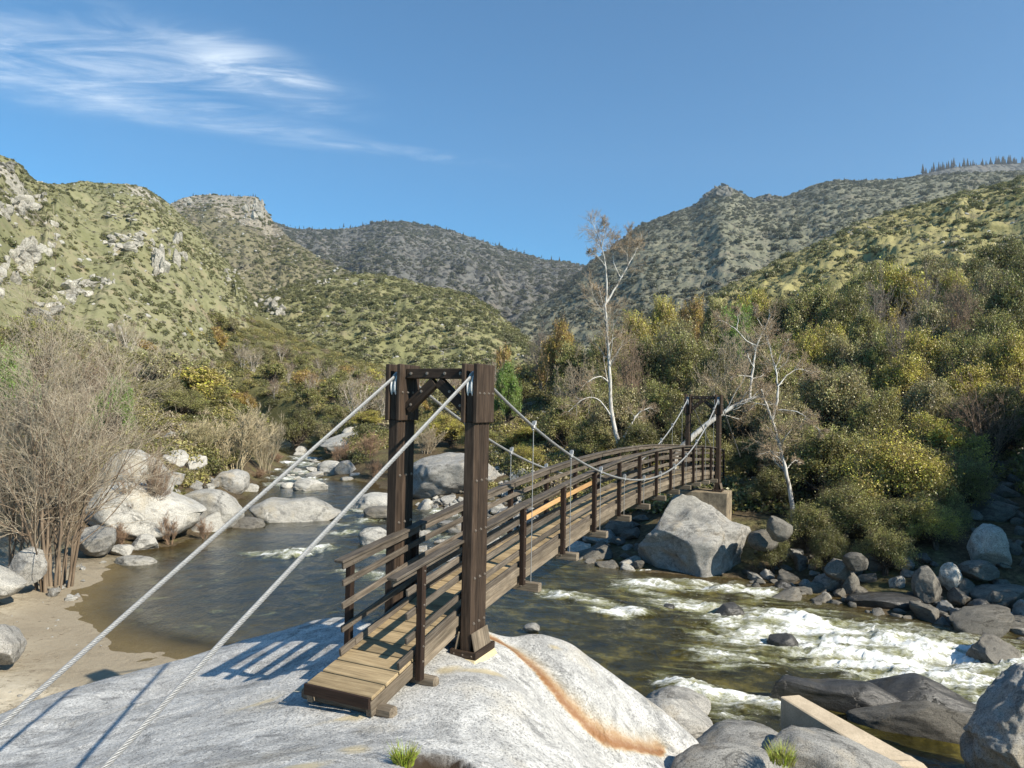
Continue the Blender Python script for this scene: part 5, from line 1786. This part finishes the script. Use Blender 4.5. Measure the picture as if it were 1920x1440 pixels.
# left bank
for a in [
    ('bush', 440, 762, 55, 190, 'pale white stemmed bare shrub standing over the cracked boulder', (.95, .88, .66)), ('bush', 365, 790, 52, 150, 'pale olive bare shrub left of the white stemmed shrub', (.85, .82, .55)),
    ('bush', 500, 770, 62, 110, 'tall grey bare shrub at the river bend', (.8, .76, .62)), ('bush', 275, 850, 32, 130, 'thin dark stemmed shrub in front of the cliff boulder', TW_BROWN),
    ('oak', 20, 590, 40, 120, 'bright green tree at the left edge of the view', C_BR), ('oak', 75, 560, 60, 150, 'olive oak on the slope above the bright green tree', C_OL),
    ('oak', 180, 600, 62, 120, 'dull olive oak behind the bare shrub top', C_GG), ('oak', 215, 665, 44, 110, 'fresh green tree behind the right side of the bare shrub', C_BR),
    ('oak', 305, 695, 75, 110, 'grey olive oak right of the fresh green tree', C_GG), ('oak', 345, 715, 66, 110, 'dark olive oak behind the tall cliff boulder', C_OL),
    ('oak', 400, 712, 84, 110, 'olive oak in the valley right of the dark olive oak', C_OL), ('oak', 445, 720, 96, 80, 'amber topped oak in the valley', C_BN),
    ('bare', 300, 660, 90, 100, 'grey bare tree at the foot of the left hill', TW_GREY), ('bare', 160, 640, 50, 120, 'brown bare tree behind the shrub on the left', TW_BROWN),
    ('oak', 560, 740, 100, 90, 'dark green oak left of the near tower, far up the river', C_DK), ('oak', 640, 745, 92, 110, 'olive oak behind the upstream slab', C_OL),
    ('oak', 690, 760, 82, 80, 'yellow olive bush on the upstream slab', C_YE), ('oak', 620, 770, 86, 80, 'green bush by the river bend', C_GG),
    ('oak', -30, 700, 30, 160, 'olive bush at the left edge behind the bare shrub', C_GG),
]:
    px_tree(*a[:6], color=a[6])
# reddish thickets
for x, yt, Y, w, lb in ((640, 828, 64, 70, 'reddish bare willow thicket left of the grey upright boulder'), (690, 812, 62, 90, 'tall reddish grey willow thicket left of the tower'),
                        (320, 965, 31.5, 60, 'red brown willow shoots right of the square boulder'), (385, 975, 33, 45, 'rusty willow shoots standing in the pool edge'),
                        (225, 985, 30.5, 70, 'brown willow shoots left of the square boulder'), (480, 880, 58, 60, 'reddish shoots at the foot of the river bend shrub'),
                        (520, 850, 72, 45, 'reddish bank shoots by the upstream rapid'), (705, 858, 58, 50, 'orange reed tuft by the thicket boulders')):
    px_tree('bush', x, yt, Y, w, lb, color=TW_RED, name='willow_thicket', cat='shrub', hmin=.9)

# the big bare shrub on the left, many stems from one foot
def big_shrub(x, y, z, H, W, seed, stems, label, m):
    f = atz(x, y, z)
    tk, tw = bare_meshes(seed, stems, H, W, m, ((.35, .62), (.35, .65), (.3, .65)), (.85, .95, .95), (.14, .10, .08), .055, .0034, base=.5)
    r = thing('bare_shrub', (f[0], f[1], gz(f[0], f[1]) - .05), label, 'shrub', None)
    obj('twigs', tw, r, None, color=(.92, .87, .77))
    obj('trunk', tk, r, None, color=(.40, .34, .29))


big_shrub(105, 1078, .5, 9.6, 5.6, 700, 18, 'big many stemmed bare shrub on the sand at the left', (10, 8, 5))
big_shrub(10, 1050, .9, 5.6, 5.0, 701, 10, 'smaller bare shrub at the left edge behind the big one', (10, 8, 5))


def custom_tree(name, label, main, branches, Y, seed, rmain, tw=(7, 6, 5), mat=M_WHITE, twig_col=(.82, .70, .56), up=.06):
    """tree whose limbs follow the photograph; each limb has its own depth offset"""
    rs = np.random.RandomState(seed)
    A, T = Acc(), Acc()
    allP, allR = [], []
    for k, (pts, r0, r1, dy0, dy1) in enumerate([(main, rmain, rmain * .35, 0, 0)] + branches):
        q = np.array([atY(x, y, Y + dy0 + (dy1 - dy0) * i / max(1, len(pts) - 1)) for i, (x, y) in enumerate(pts)])
        q = resample(q, 14)
        q[1:-1] += rs.normal(size=(12, 3)) * .015 * np.array([1, 1, .4])
        allP.append(q)
        allR.append(np.linspace(r0, r1, 14) * (1 if k == 0 else .72))
    if True:
        foot = allP[0][0]
        dz = gz(foot[0], foot[1]) - foot[2]
        if dz < 0:
            allP[0][0, 2] += dz - .1
    P, Rr = np.array(allP), np.array(allR)
    A.add(*tubes(P, Rr, 9))
    up1 = P[1:] if len(P) > 1 else P
    A1, B1 = limbs(P, Rr, tw[0], (.16, .34), .9, up, 6, rs, (.45, .99), .45, .22)
    A.add(*tubes(A1, np.maximum(B1 * .7, .009), 5))
    A2, B2 = limbs(A1, B1, tw[1], (.45, .95), .8, up, 5, rs, (.15, .98), .6, .22)
    A3, B3 = limbs(A2, B2, tw[2], (.4, .8), .8, up, 4, rs, (.1, .98), .6, .22)
    T.add(*tubes(A2, np.maximum(B2 * .6, .006), 3))
    T.add(*tubes(A3, np.maximum(B3 * .6, .0048), 3))
    c = Vector(P[0, 0])
    r = thing(name, c, label, 'tree')
    M0 = Matrix.Identity(4)
    obj('trunk', A.mesh('trunk', mat, True), r, M0, color=(1, 1, 1))
    obj('twigs', T.mesh('twigs', M_TWIG, True), r, M0, color=twig_col)


custom_tree('sycamore_tree', 'tall white trunked bare sycamore rising against the far mountain',
            [(1174, 885), (1166, 850), (1152, 805), (1143, 770), (1145, 720), (1140, 660), (1138, 610), (1134, 570)],
            [([(1134, 572), (1150, 546), (1163, 524), (1176, 500), (1190, 478), (1198, 455)], .10, .02, 0, .6), ([(1136, 566), (1138, 530), (1136, 495), (1128, 462), (1118, 435), (1110, 415)], .10, .02, 0, -.6),
             ([(1141, 716), (1126, 704), (1108, 712), (1088, 728)], .07, .02, 0, -1.0), ([(1144, 778), (1126, 750), (1106, 742), (1084, 754), (1066, 772)], .08, .02, 0, -.8),
             ([(1170, 820), (1186, 792), (1195, 774), (1222, 763)], .11, .03, 0, .5), ([(1137, 600), (1128, 560), (1122, 535)], .04, .015, 0, .8), ([(1165, 522), (1152, 500), (1148, 470), (1150, 440)], .05, .015, .3, .9),
             ([(1176, 500), (1176, 470), (1182, 430)], .05, .012, .4, 0), ([(1128, 462), (1134, 440), (1130, 410)], .04, .012, -.5, -.2), ([(1136, 500), (1120, 480), (1104, 470)], .04, .012, -.2, -.8),
             ([(1140, 650), (1152, 632), (1170, 622)], .04, .015, 0, .5)],
            46, 801, .165, (15, 9, 5))
custom_tree('sycamore_tree', 'leaning white sycamore at the water edge right of the far tower',
            [(1496, 1020), (1489, 990), (1483, 930), (1471, 870), (1458, 822), (1447, 786)],
            [([(1447, 788), (1458, 752), (1459, 722), (1453, 690), (1444, 655), (1436, 630)], .085, .015, 0, .5), ([(1447, 786), (1436, 756), (1424, 724)], .085, .04, 0, -.4),
             ([(1456, 770), (1478, 768), (1500, 774), (1522, 790), (1540, 812)], .045, .012, 0, -1.0), ([(1458, 725), (1478, 700), (1500, 690), (1525, 700)], .04, .012, 0, .8),
             ([(1453, 692), (1466, 660), (1480, 635)], .04, .012, .3, .6), ([(1440, 762), (1420, 755), (1400, 770)], .035, .012, 0, .6), ([(1466, 850), (1444, 846), (1424, 852)], .03, .010, 0, -.5),
             ([(1474, 880), (1490, 862), (1500, 868)], .025, .01, 0, .4)],
            31, 802, .125, (14, 9, 5))
custom_tree('sycamore_tree', 'white sycamore bending up from a fallen leaning trunk behind the far tower',
            [(1255, 862), (1285, 832), (1310, 806), (1335, 788), (1365, 768), (1402, 747), (1440, 740)],
            [([(1406, 745), (1409, 715), (1414, 680), (1418, 645), (1432, 618), (1445, 602), (1442, 580)], .11, .02, 0, .5), ([(1414, 690), (1402, 668), (1404, 650)], .05, .02, 0, .5),
             ([(1418, 648), (1398, 640), (1382, 618), (1362, 604), (1345, 600)], .06, .015, 0, -.6), ([(1409, 706), (1390, 704), (1372, 706)], .035, .012, 0, -.5), ([(1410, 710), (1428, 706), (1440, 690)], .035, .012, 0, .6),
             ([(1382, 618), (1384, 596), (1378, 575)], .035, .012, -.3, -.3), ([(1432, 618), (1420, 596), (1412, 575)], .035, .012, .3, 0)],
            39, 803, .19, (14, 9, 5))

# tall trees standing outside the picture to the right shade the far bank
for X_, Y_, h, w in ((22.5, 21.5, 11, 8), (27, 20, 14, 10), (27.5, 25, 13, 10), (33, 22, 15, 11), (24.5, 28.5, 11, 8), (30, 30, 13, 10), (36, 29, 15, 12), (40, 22, 16, 12), (31, 16, 14, 9)):
    place_tree('oak_tree', RS.choice(OAKS), (X_, Y_, gz(X_, Y_)), h, w, HREF, 8.6, 'tall dark oak on the right bank beyond the rough boulder', 'tall oaks beyond the right edge', C_DK, (1, 1, 1), RS)


# ground cover: chaparral on the hills, undergrowth on the banks
def shrub_proto(seed, n, leaf, flat=.7):
    rs = np.random.RandomState(seed)
    o = unit(rs.normal(size=(n, 3)))
    o[:, 2] = np.abs(o[:, 2])
    p = o * rs.uniform(.45, 1.0, (n, 1)) * np.array([1, 1, flat]) * (1 + .3 * fbm(o[:, 0] * 2, o[:, 1] * 2, o[:, 2] * 2 + seed, 2, seed)[:, None])
    V, Fq = leaf_quads(p, o, leaf, rs)
    me = mesh_np('shrub', V, Fq, M_LEAF, False, dict(var=np.repeat(rs.uniform(0, 1, n), 4)))
    return me


def scatter_gn(name, pts, scl, proto, label=None):
    """many small plants or stones nobody could count, as one object"""
    me = bpy.data.meshes.new(name)
    P = np.asarray(pts, np.float32)
    me.vertices.add(len(P))
    me.vertices.foreach_set('co', P.ravel())
    at = me.attributes.new('scl', 'FLOAT', 'POINT')
    at.data.foreach_set('value', np.asarray(scl, np.float32))
    rot = np.zeros((len(P), 3), np.float32)
    rot[:, 2] = np.random.RandomState(len(P)).uniform(0, 6.28, len(P))
    at = me.attributes.new('rotv', 'FLOAT_VECTOR', 'POINT')
    at.data.foreach_set('vector', rot.ravel())
    o = obj(name, me, None, Matrix.Identity(4), kind='stuff', color=tuple(proto.color)[:3])
    ng = bpy.data.node_groups.new(name, 'GeometryNodeTree')
    ng.interface.new_socket('Geometry', in_out='INPUT', socket_type='NodeSocketGeometry')
    ng.interface.new_socket('Geometry', in_out='OUTPUT', socket_type='NodeSocketGeometry')
    gi, go = ng.nodes.new('NodeGroupInput'), ng.nodes.new('NodeGroupOutput')
    inst = ng.nodes.new('GeometryNodeInstanceOnPoints')
    oi = ng.nodes.new('GeometryNodeObjectInfo')
    oi.inputs['Object'].default_value = proto
    oi.inputs['As Instance'].default_value = True
    for nm, ty, sock in (('scl', 'FLOAT', 'Scale'), ('rotv', 'FLOAT_VECTOR', 'Rotation')):
        na = ng.nodes.new('GeometryNodeInputNamedAttribute')
        na.data_type = ty
        na.inputs['Name'].default_value = nm
        ng.links.new(na.outputs['Attribute'], inst.inputs[sock])
    ng.links.new(gi.outputs[0], inst.inputs['Points'])
    ng.links.new(oi.outputs['Geometry'], inst.inputs['Instance'])
    ng.links.new(inst.outputs[0], go.inputs[0])
    md = o.modifiers.new('scatter', 'NODES')
    md.node_group = ng
    return o


def proto_obj(me, color):
    o = bpy.data.objects.new(me.name + '_source', me)
    o.color = (*color, 1)
    return o


def bank_points(n, seed, x0, x1, y0, y1, dmin, cond=None):
    rs = np.random.RandomState(seed)
    X, Y = rs.uniform(x0, x1, n * 4), rs.uniform(y0, y1, n * 4)
    ok = river_sd(X, Y) > dmin
    if cond is not None:
        ok &= cond(X, Y)
    X, Y = X[ok][:n], Y[ok][:n]
    return np.stack([X, Y, ground_z(X, Y) - .08], -1)


def hill_points(h, n, seed, wlim=None, dens=None):
    rs = np.random.RandomState(seed)
    V, Fq = h[1], h[2]
    A = V[Fq]
    ar = np.linalg.norm(np.cross(A[:, 1] - A[:, 0], A[:, 3] - A[:, 0]), axis=1)
    c = A.mean(1)
    wgt = ar * (1 if dens is None else dens(c))
    i = rs.choice(len(Fq), n, p=wgt / wgt.sum())
    a, b = rs.random((2, n, 1))
    return A[i, 0] * (1 - a) * (1 - b) + A[i, 1] * a * (1 - b) + A[i, 2] * a * b + A[i, 3] * (1 - a) * b


def clumpy(scale, seed, lo=-.12, hi=.36):
    return lambda c: 0.22 + sstep(lo, hi, fbm(c[:, 0] * scale, c[:, 1] * scale, c[:, 2] * scale, 4, seed))


SP = [shrub_proto(901, 320, .15), shrub_proto(902, 260, .16), shrub_proto(903, 380, .14, 1.0)]
shr = [proto_obj(SP[0], (.200, .192, .086)), proto_obj(SP[1], (.250, .232, .106)), proto_obj(SP[2], (.140, .140, .064)), proto_obj(SP[1], (.25, .225, .165))]
SU = [shrub_proto(911, 900, .075), shrub_proto(912, 800, .08), shrub_proto(913, 1000, .07, 1.0)]
und = [proto_obj(SU[0], (.195, .170, .064)), proto_obj(SU[1], (.270, .222, .082)), proto_obj(SU[2], (.125, .118, .048)), proto_obj(SU[1], (.25, .195, .125))]
shg = [proto_obj(SP[0], (.135, .135, .095)), proto_obj(SP[1], (.175, .170, .125)), proto_obj(SP[2], (.095, .100, .075)), proto_obj(SP[1], (.17, .155, .13))]
rr = np.random.RandomState(4)
for h, n, seed, sz in ((LEFTH, 46000, 1, (.32, .85)), (MIDH, 15000, 2, (.5, 1.5)), (RHILL, 10000, 3, (.5, 1.7)), (BUTTE, 9000, 9, (1.0, 2.6)), (PEAK, 20000, 11, (1.8, 4.2)), (FARM, 16000, 12, (3.0, 6.5))):
    for k, pr in enumerate(shg if h in (PEAK, FARM) else shr):
        m = int(n * (.42, .33, .16, .09)[k])
        p = hill_points(h, m, seed * 10 + k, dens=clumpy(.03 if seed < 9 else .008, seed * 7 + k))
        scatter_gn('chaparral_shrubs', p - np.array([0, 0, .1]), (sz[0] * .7 + (sz[1] * 1.35 - sz[0] * .7) * rr.random(m) ** 2.2) * (1, .9, 1.25, 1)[k], pr)
st = proto_obj(rock_mesh(950, (1, .8, .7), 2, M_PALE, 7, .1, name='hillside_stone'), (1, 1, 1))
for h, n, seed, sz in ((LEFTH, 2600, 5, (.22, .9)), (MIDH, 700, 6, (.25, 1.0)), (RHILL, 450, 7, (.3, 1.0)), (BUTTE, 1100, 8, (.8, 3.0))):
    p = hill_points(h, n, 50 + seed, dens=clumpy(.02, seed * 9, .05, .5))
    scatter_gn('hillside_stones', p, sz[0] + (sz[1] - sz[0]) * rr.random(n) ** 3, st)
rsb = np.random.RandomState(12)
bx, by = rsb.uniform(-15, -6.5, 2600), rsb.uniform(11, 26, 2600)
okb = (river_sd(bx, by) > .25) & (fbm(bx * .7, by * .7, 0, 3, 12) > -.05)
bp = np.stack([bx, by, ground_z(bx, by)], -1)[okb]
V_, F_ = tubes([[(-1, 0, 0), (-.2, .12, .04), (.5, .05, .02), (1, .2, .05)]], [[.05, .045, .035, .02]], 4)
dbr = proto_obj(mesh_np('twig', V_, F_, M_BARK), (.9, .8, .65))
scatter_gn('beach_debris', bp[:700], rsb.uniform(.02, .08, min(700, len(bp))), dbr)
dp = bank_points(900, 131, 8, 30, 23, 40, .3)
scatter_gn('bank_driftwood', dp, rsb.uniform(.10, .55, len(dp)) ** 1.2, dbr)
scatter_gn('beach_pebbles', bp[700:1100], rsb.uniform(.02, .06, len(bp[700:1100])), st)
# pointed conifers and snags along the far ridges
def snag_proto(seed):
    A = Acc()
    V, Fq = tubes([[(0, 0, -1), (0, 0, 4), (0, 0, 9)]], [[.5, .35, .08]], 5)
    A.add(V, Fq)
    for z in np.linspace(1.5, 8, 6):
        r = (9 - z) * .22 + .2
        V, Fq = tubes([[(0, 0, z - .5), (0, 0, z + 1.2)]], [[r, .05]], 7)
        A.add(V, Fq)
    return A.mesh('conifer', M_BARK)


cf = proto_obj(snag_proto(1), (.7, .8, .7))
pts, sc = [], []
for ridge, dens, Yd, (lo, hi) in (([(520, 419), (600, 431), (720, 416), (830, 428), (900, 449), (1000, 480), (1060, 491)], 150, 2400, (.6, 1.8)),
                                  ([(1730, 325), (1790, 313), (1900, 305), (1960, 302)], 110, 2600, (1.4, 4.2)), ([(325, 379), (370, 366), (480, 367)], 45, 1240, (.35, .8)),
                                  ([(1560, 339), (1660, 337), (1830, 322), (1920, 319)], 50, 1580, (.4, 1.0)), ([(140, 346), (215, 352), (300, 367)], 22, 525, (.18, .35))):
    xs = np.array([r[0] for r in ridge])
    for x in rr.uniform(xs[0], xs[-1], dens):
        y = np.interp(x, xs, [r[1] for r in ridge]) + rr.uniform(0, 5)
        pts.append(atY(x, y, Yd))
        sc.append(lo + (hi - lo) * rr.random() ** 2)
scatter_gn('ridge_conifers', pts, sc, cf)


for k, (pr, n) in enumerate(zip(und, (1100, 900, 800, 420))):
    p = bank_points(n, 70 + k, -2, 75, 29, 95, 2.5, lambda X, Y: (Y > 33) | (X > 30))
    scatter_gn('undergrowth', p, rr.uniform(.4, 1.5, len(p)), pr)
    p = bank_points(n, 80 + k, -75, -12, 36, 130, 2.5)
    scatter_gn('undergrowth', p, rr.uniform(.4, 1.4, len(p)), pr)
    p = bank_points(int(n * 2.2), 90 + k, -150, 60, 75, 250, 3)
    scatter_gn('undergrowth', p, rr.uniform(.6, 2.0, len(p)), pr)
    p = bank_points(int(n * 2.0), 110 + k, 20, 190, 75, 260, 3)
    scatter_gn('undergrowth', p, rr.uniform(.6, 2.1, len(p)), pr)



# ------------------------------------------------------------------ rock outcrops on the hills, grass tufts
def outcrop(h, x, y, wpx, hpx, n, seed, label, lean=0.0, spire=1.0, dark=False):
    loc, nrm = on_hill(h, x, y + hpx * .5)
    if loc is None:
        return
    rs = np.random.RandomState(seed)
    sc = loc.y / F
    w, hh = wpx * sc, hpx * sc
    root = thing('rock_outcrop', loc, label, 'rock outcrop')
    for k in range(int(n * 1.5)):
        u = rs.uniform(-1, 1)
        q = rock_verts(seed * 50 + k, 3, 16, .28, (.32, .70), .09, relief=.12)
        sz = rs.uniform(.35, 1.0) * (1 - .45 * abs(u))
        px, py = x + u * wpx * .5, y + hpx * .5 - lean * u * hpx - rs.uniform(0, .55) * hpx
        l2, _ = on_hill(h, px, py)
        if l2 is None or abs(l2.y - loc.y) > 6 * max(w, hh):
            continue
        s3 = np.array([w * .16 * sz * rs.uniform(.6, 1.3), w * .15 * sz, hh * .22 * sz * spire * rs.uniform(.7, 1.3)])
        q = q * s3
        a = rs.uniform(0, 6.28)
        q = np.stack([q[:, 0] * math.cos(a) - q[:, 1] * math.sin(a), q[:, 0] * math.sin(a) + q[:, 1] * math.cos(a), q[:, 2] + .35 * q[:, 0]], -1)
        obj('rock', mesh_np('rock', q, ico(3)[1], M_CRAGD if h is PEAK or dark else M_CRAG, False), root, Matrix.Translation(Vector(l2) + Vector((0, 0, s3[2] * .15))))


for a in [(LEFTH, 318, 462, 72, 84, 16, 1, 'jagged pale spire outcrop in the middle of the left hill', .25, 1.5),
          (LEFTH, 45, 372, 100, 62, 22, 2, 'pale cliff outcrop high on the left hill at the edge of the view', .15, 1.3),
          (LEFTH, 240, 440, 100, 70, 26, 3, 'scattered pale rocks above the spire outcrop on the left hill', .1, .7),
          (LEFTH, 45, 470, 120, 95, 34, 4, 'long pale rock rib falling down the left hill', .5, 1.0),
          (LEFTH, 120, 545, 130, 75, 30, 5, 'lower end of the pale rock rib on the left hill', .5, .8),
          (LEFTH, 197, 522, 40, 36, 9, 6, 'small pale outcrop below the middle of the left hill', .3, 1.0),
          (LEFTH, 225, 400, 60, 26, 12, 7, 'flat band of pale rocks near the crest of the left hill', 0, .6),
          (LEFTH, 20, 305, 70, 34, 14, 8, 'dark craggy knob on the crest at the left edge', .3, 1.0, True),
          (LEFTH, 440, 500, 50, 40, 10, 9, 'tan broken rocks on the right shoulder of the left hill', .3, .8),
          (LEFTH, 215, 610, 60, 50, 12, 10, 'pale rocks low on the left hill above the trees', .6, .7),
          (MIDH, 492, 560, 84, 54, 20, 11, 'pale sunlit cliff at the left end of the low green knoll', -.1, 1.1),
          (MIDH, 608, 520, 34, 26, 8, 12, 'small rock pile on the crest of the low green knoll', .1, 1.0),
          (MIDH, 665, 535, 40, 34, 8, 13, 'thin line of pale rocks below the knoll crest', .6, .7),
          (BUTTE, 480, 385, 44, 56, 18, 14, 'sunlit cliff face of the square topped butte', .1, 1.4),
          (BUTTE, 360, 372, 60, 26, 14, 15, 'pale crag on the left shoulder of the square topped butte', 0, 1.0),
          (PEAK, 1354, 350, 66, 40, 18, 16, 'craggy dark summit of the pointed mountain', 0, 1.2),
          (PEAK, 1440, 368, 50, 22, 14, 17, 'rocky notch crest right of the pointed summit', 0, 1.2),
          (RHILL, 1835, 365, 26, 30, 8, 18, 'tan outcrop on the grassy slope at the right', .2, 1.0),
          (RHILL, 1620, 430, 60, 18, 9, 19, 'pale rocks on the grassy slope above the oaks', .2, .8)]:
    outcrop(*a)


def grass_tuft(loc, n, hgt, rad, seed, label, tip=(.42, .40, .10)):
    rs = np.random.RandomState(seed)
    a = rs.uniform(0, 6.28, n)
    r = rad * np.sqrt(rs.random(n))
    b = np.stack([np.cos(a) * r, np.sin(a) * r, np.full(n, -.02)], -1)
    o = unit(np.stack([np.cos(a), np.sin(a), np.zeros(n)], -1) + rs.normal(size=(n, 3)) * .5)
    hh = hgt * rs.uniform(.45, 1.1, n)[:, None]
    t = np.linspace(0, 1, 4)[None, :, None]
    P = b[:, None] + np.array([0, 0, 1]) * hh[:, None] * t + o[:, None] * hh[:, None] * .55 * t ** 2
    V, Fq = tubes(P, np.full((n, 1), .0045) * np.array([[1, .9, .6, .1]]), 3)
    me = mesh_np('grass_tuft', V, Fq, M_LEAF, False, dict(var=np.repeat(rs.random(n), 12)))
    obj('grass_tuft', me, None, Matrix.Translation(loc), label, 'grass', color=(.33, .36, .06))


g = atz(757, 1434, 2.95)
grass_tuft((g[0], g[1], slab_z(g[0], g[1])), 240, .17, .10, 1, 'bright green grass tuft beside the soil pothole on the slab')
g = atY(1467, 1420, 10.2)
grass_tuft((g[0], g[1], g[2] - .05), 260, .22, .17, 2, 'grass tuft growing between the grey rocks by the concrete beam')


def build_haze():
    t = NT('haze_air')
    pv = t.node('ShaderNodeVolumePrincipled', None, Color=(0.80, 0.89, 1.0), Density=HAZE, Anisotropy=0.25)
    o = t.n.new('ShaderNodeOutputMaterial')
    t.l.new(pv.outputs[0], o.inputs['Volume'])
    V = np.array([[sx * 2600, sy * 2100, sz * 700] for sx in (-1, 1) for sy in (-1, 1) for sz in (-1, 1)], float)
    Fq = np.array([[0, 1, 3, 2], [4, 6, 7, 5], [0, 4, 5, 1], [2, 3, 7, 6], [0, 2, 6, 4], [1, 5, 7, 3]])
    obj('haze', mesh_np('haze', V, Fq, t.m), None, Matrix.Translation((400, 1900, 696)), kind='stuff')


HAZE = 0.75e-4
build_haze()
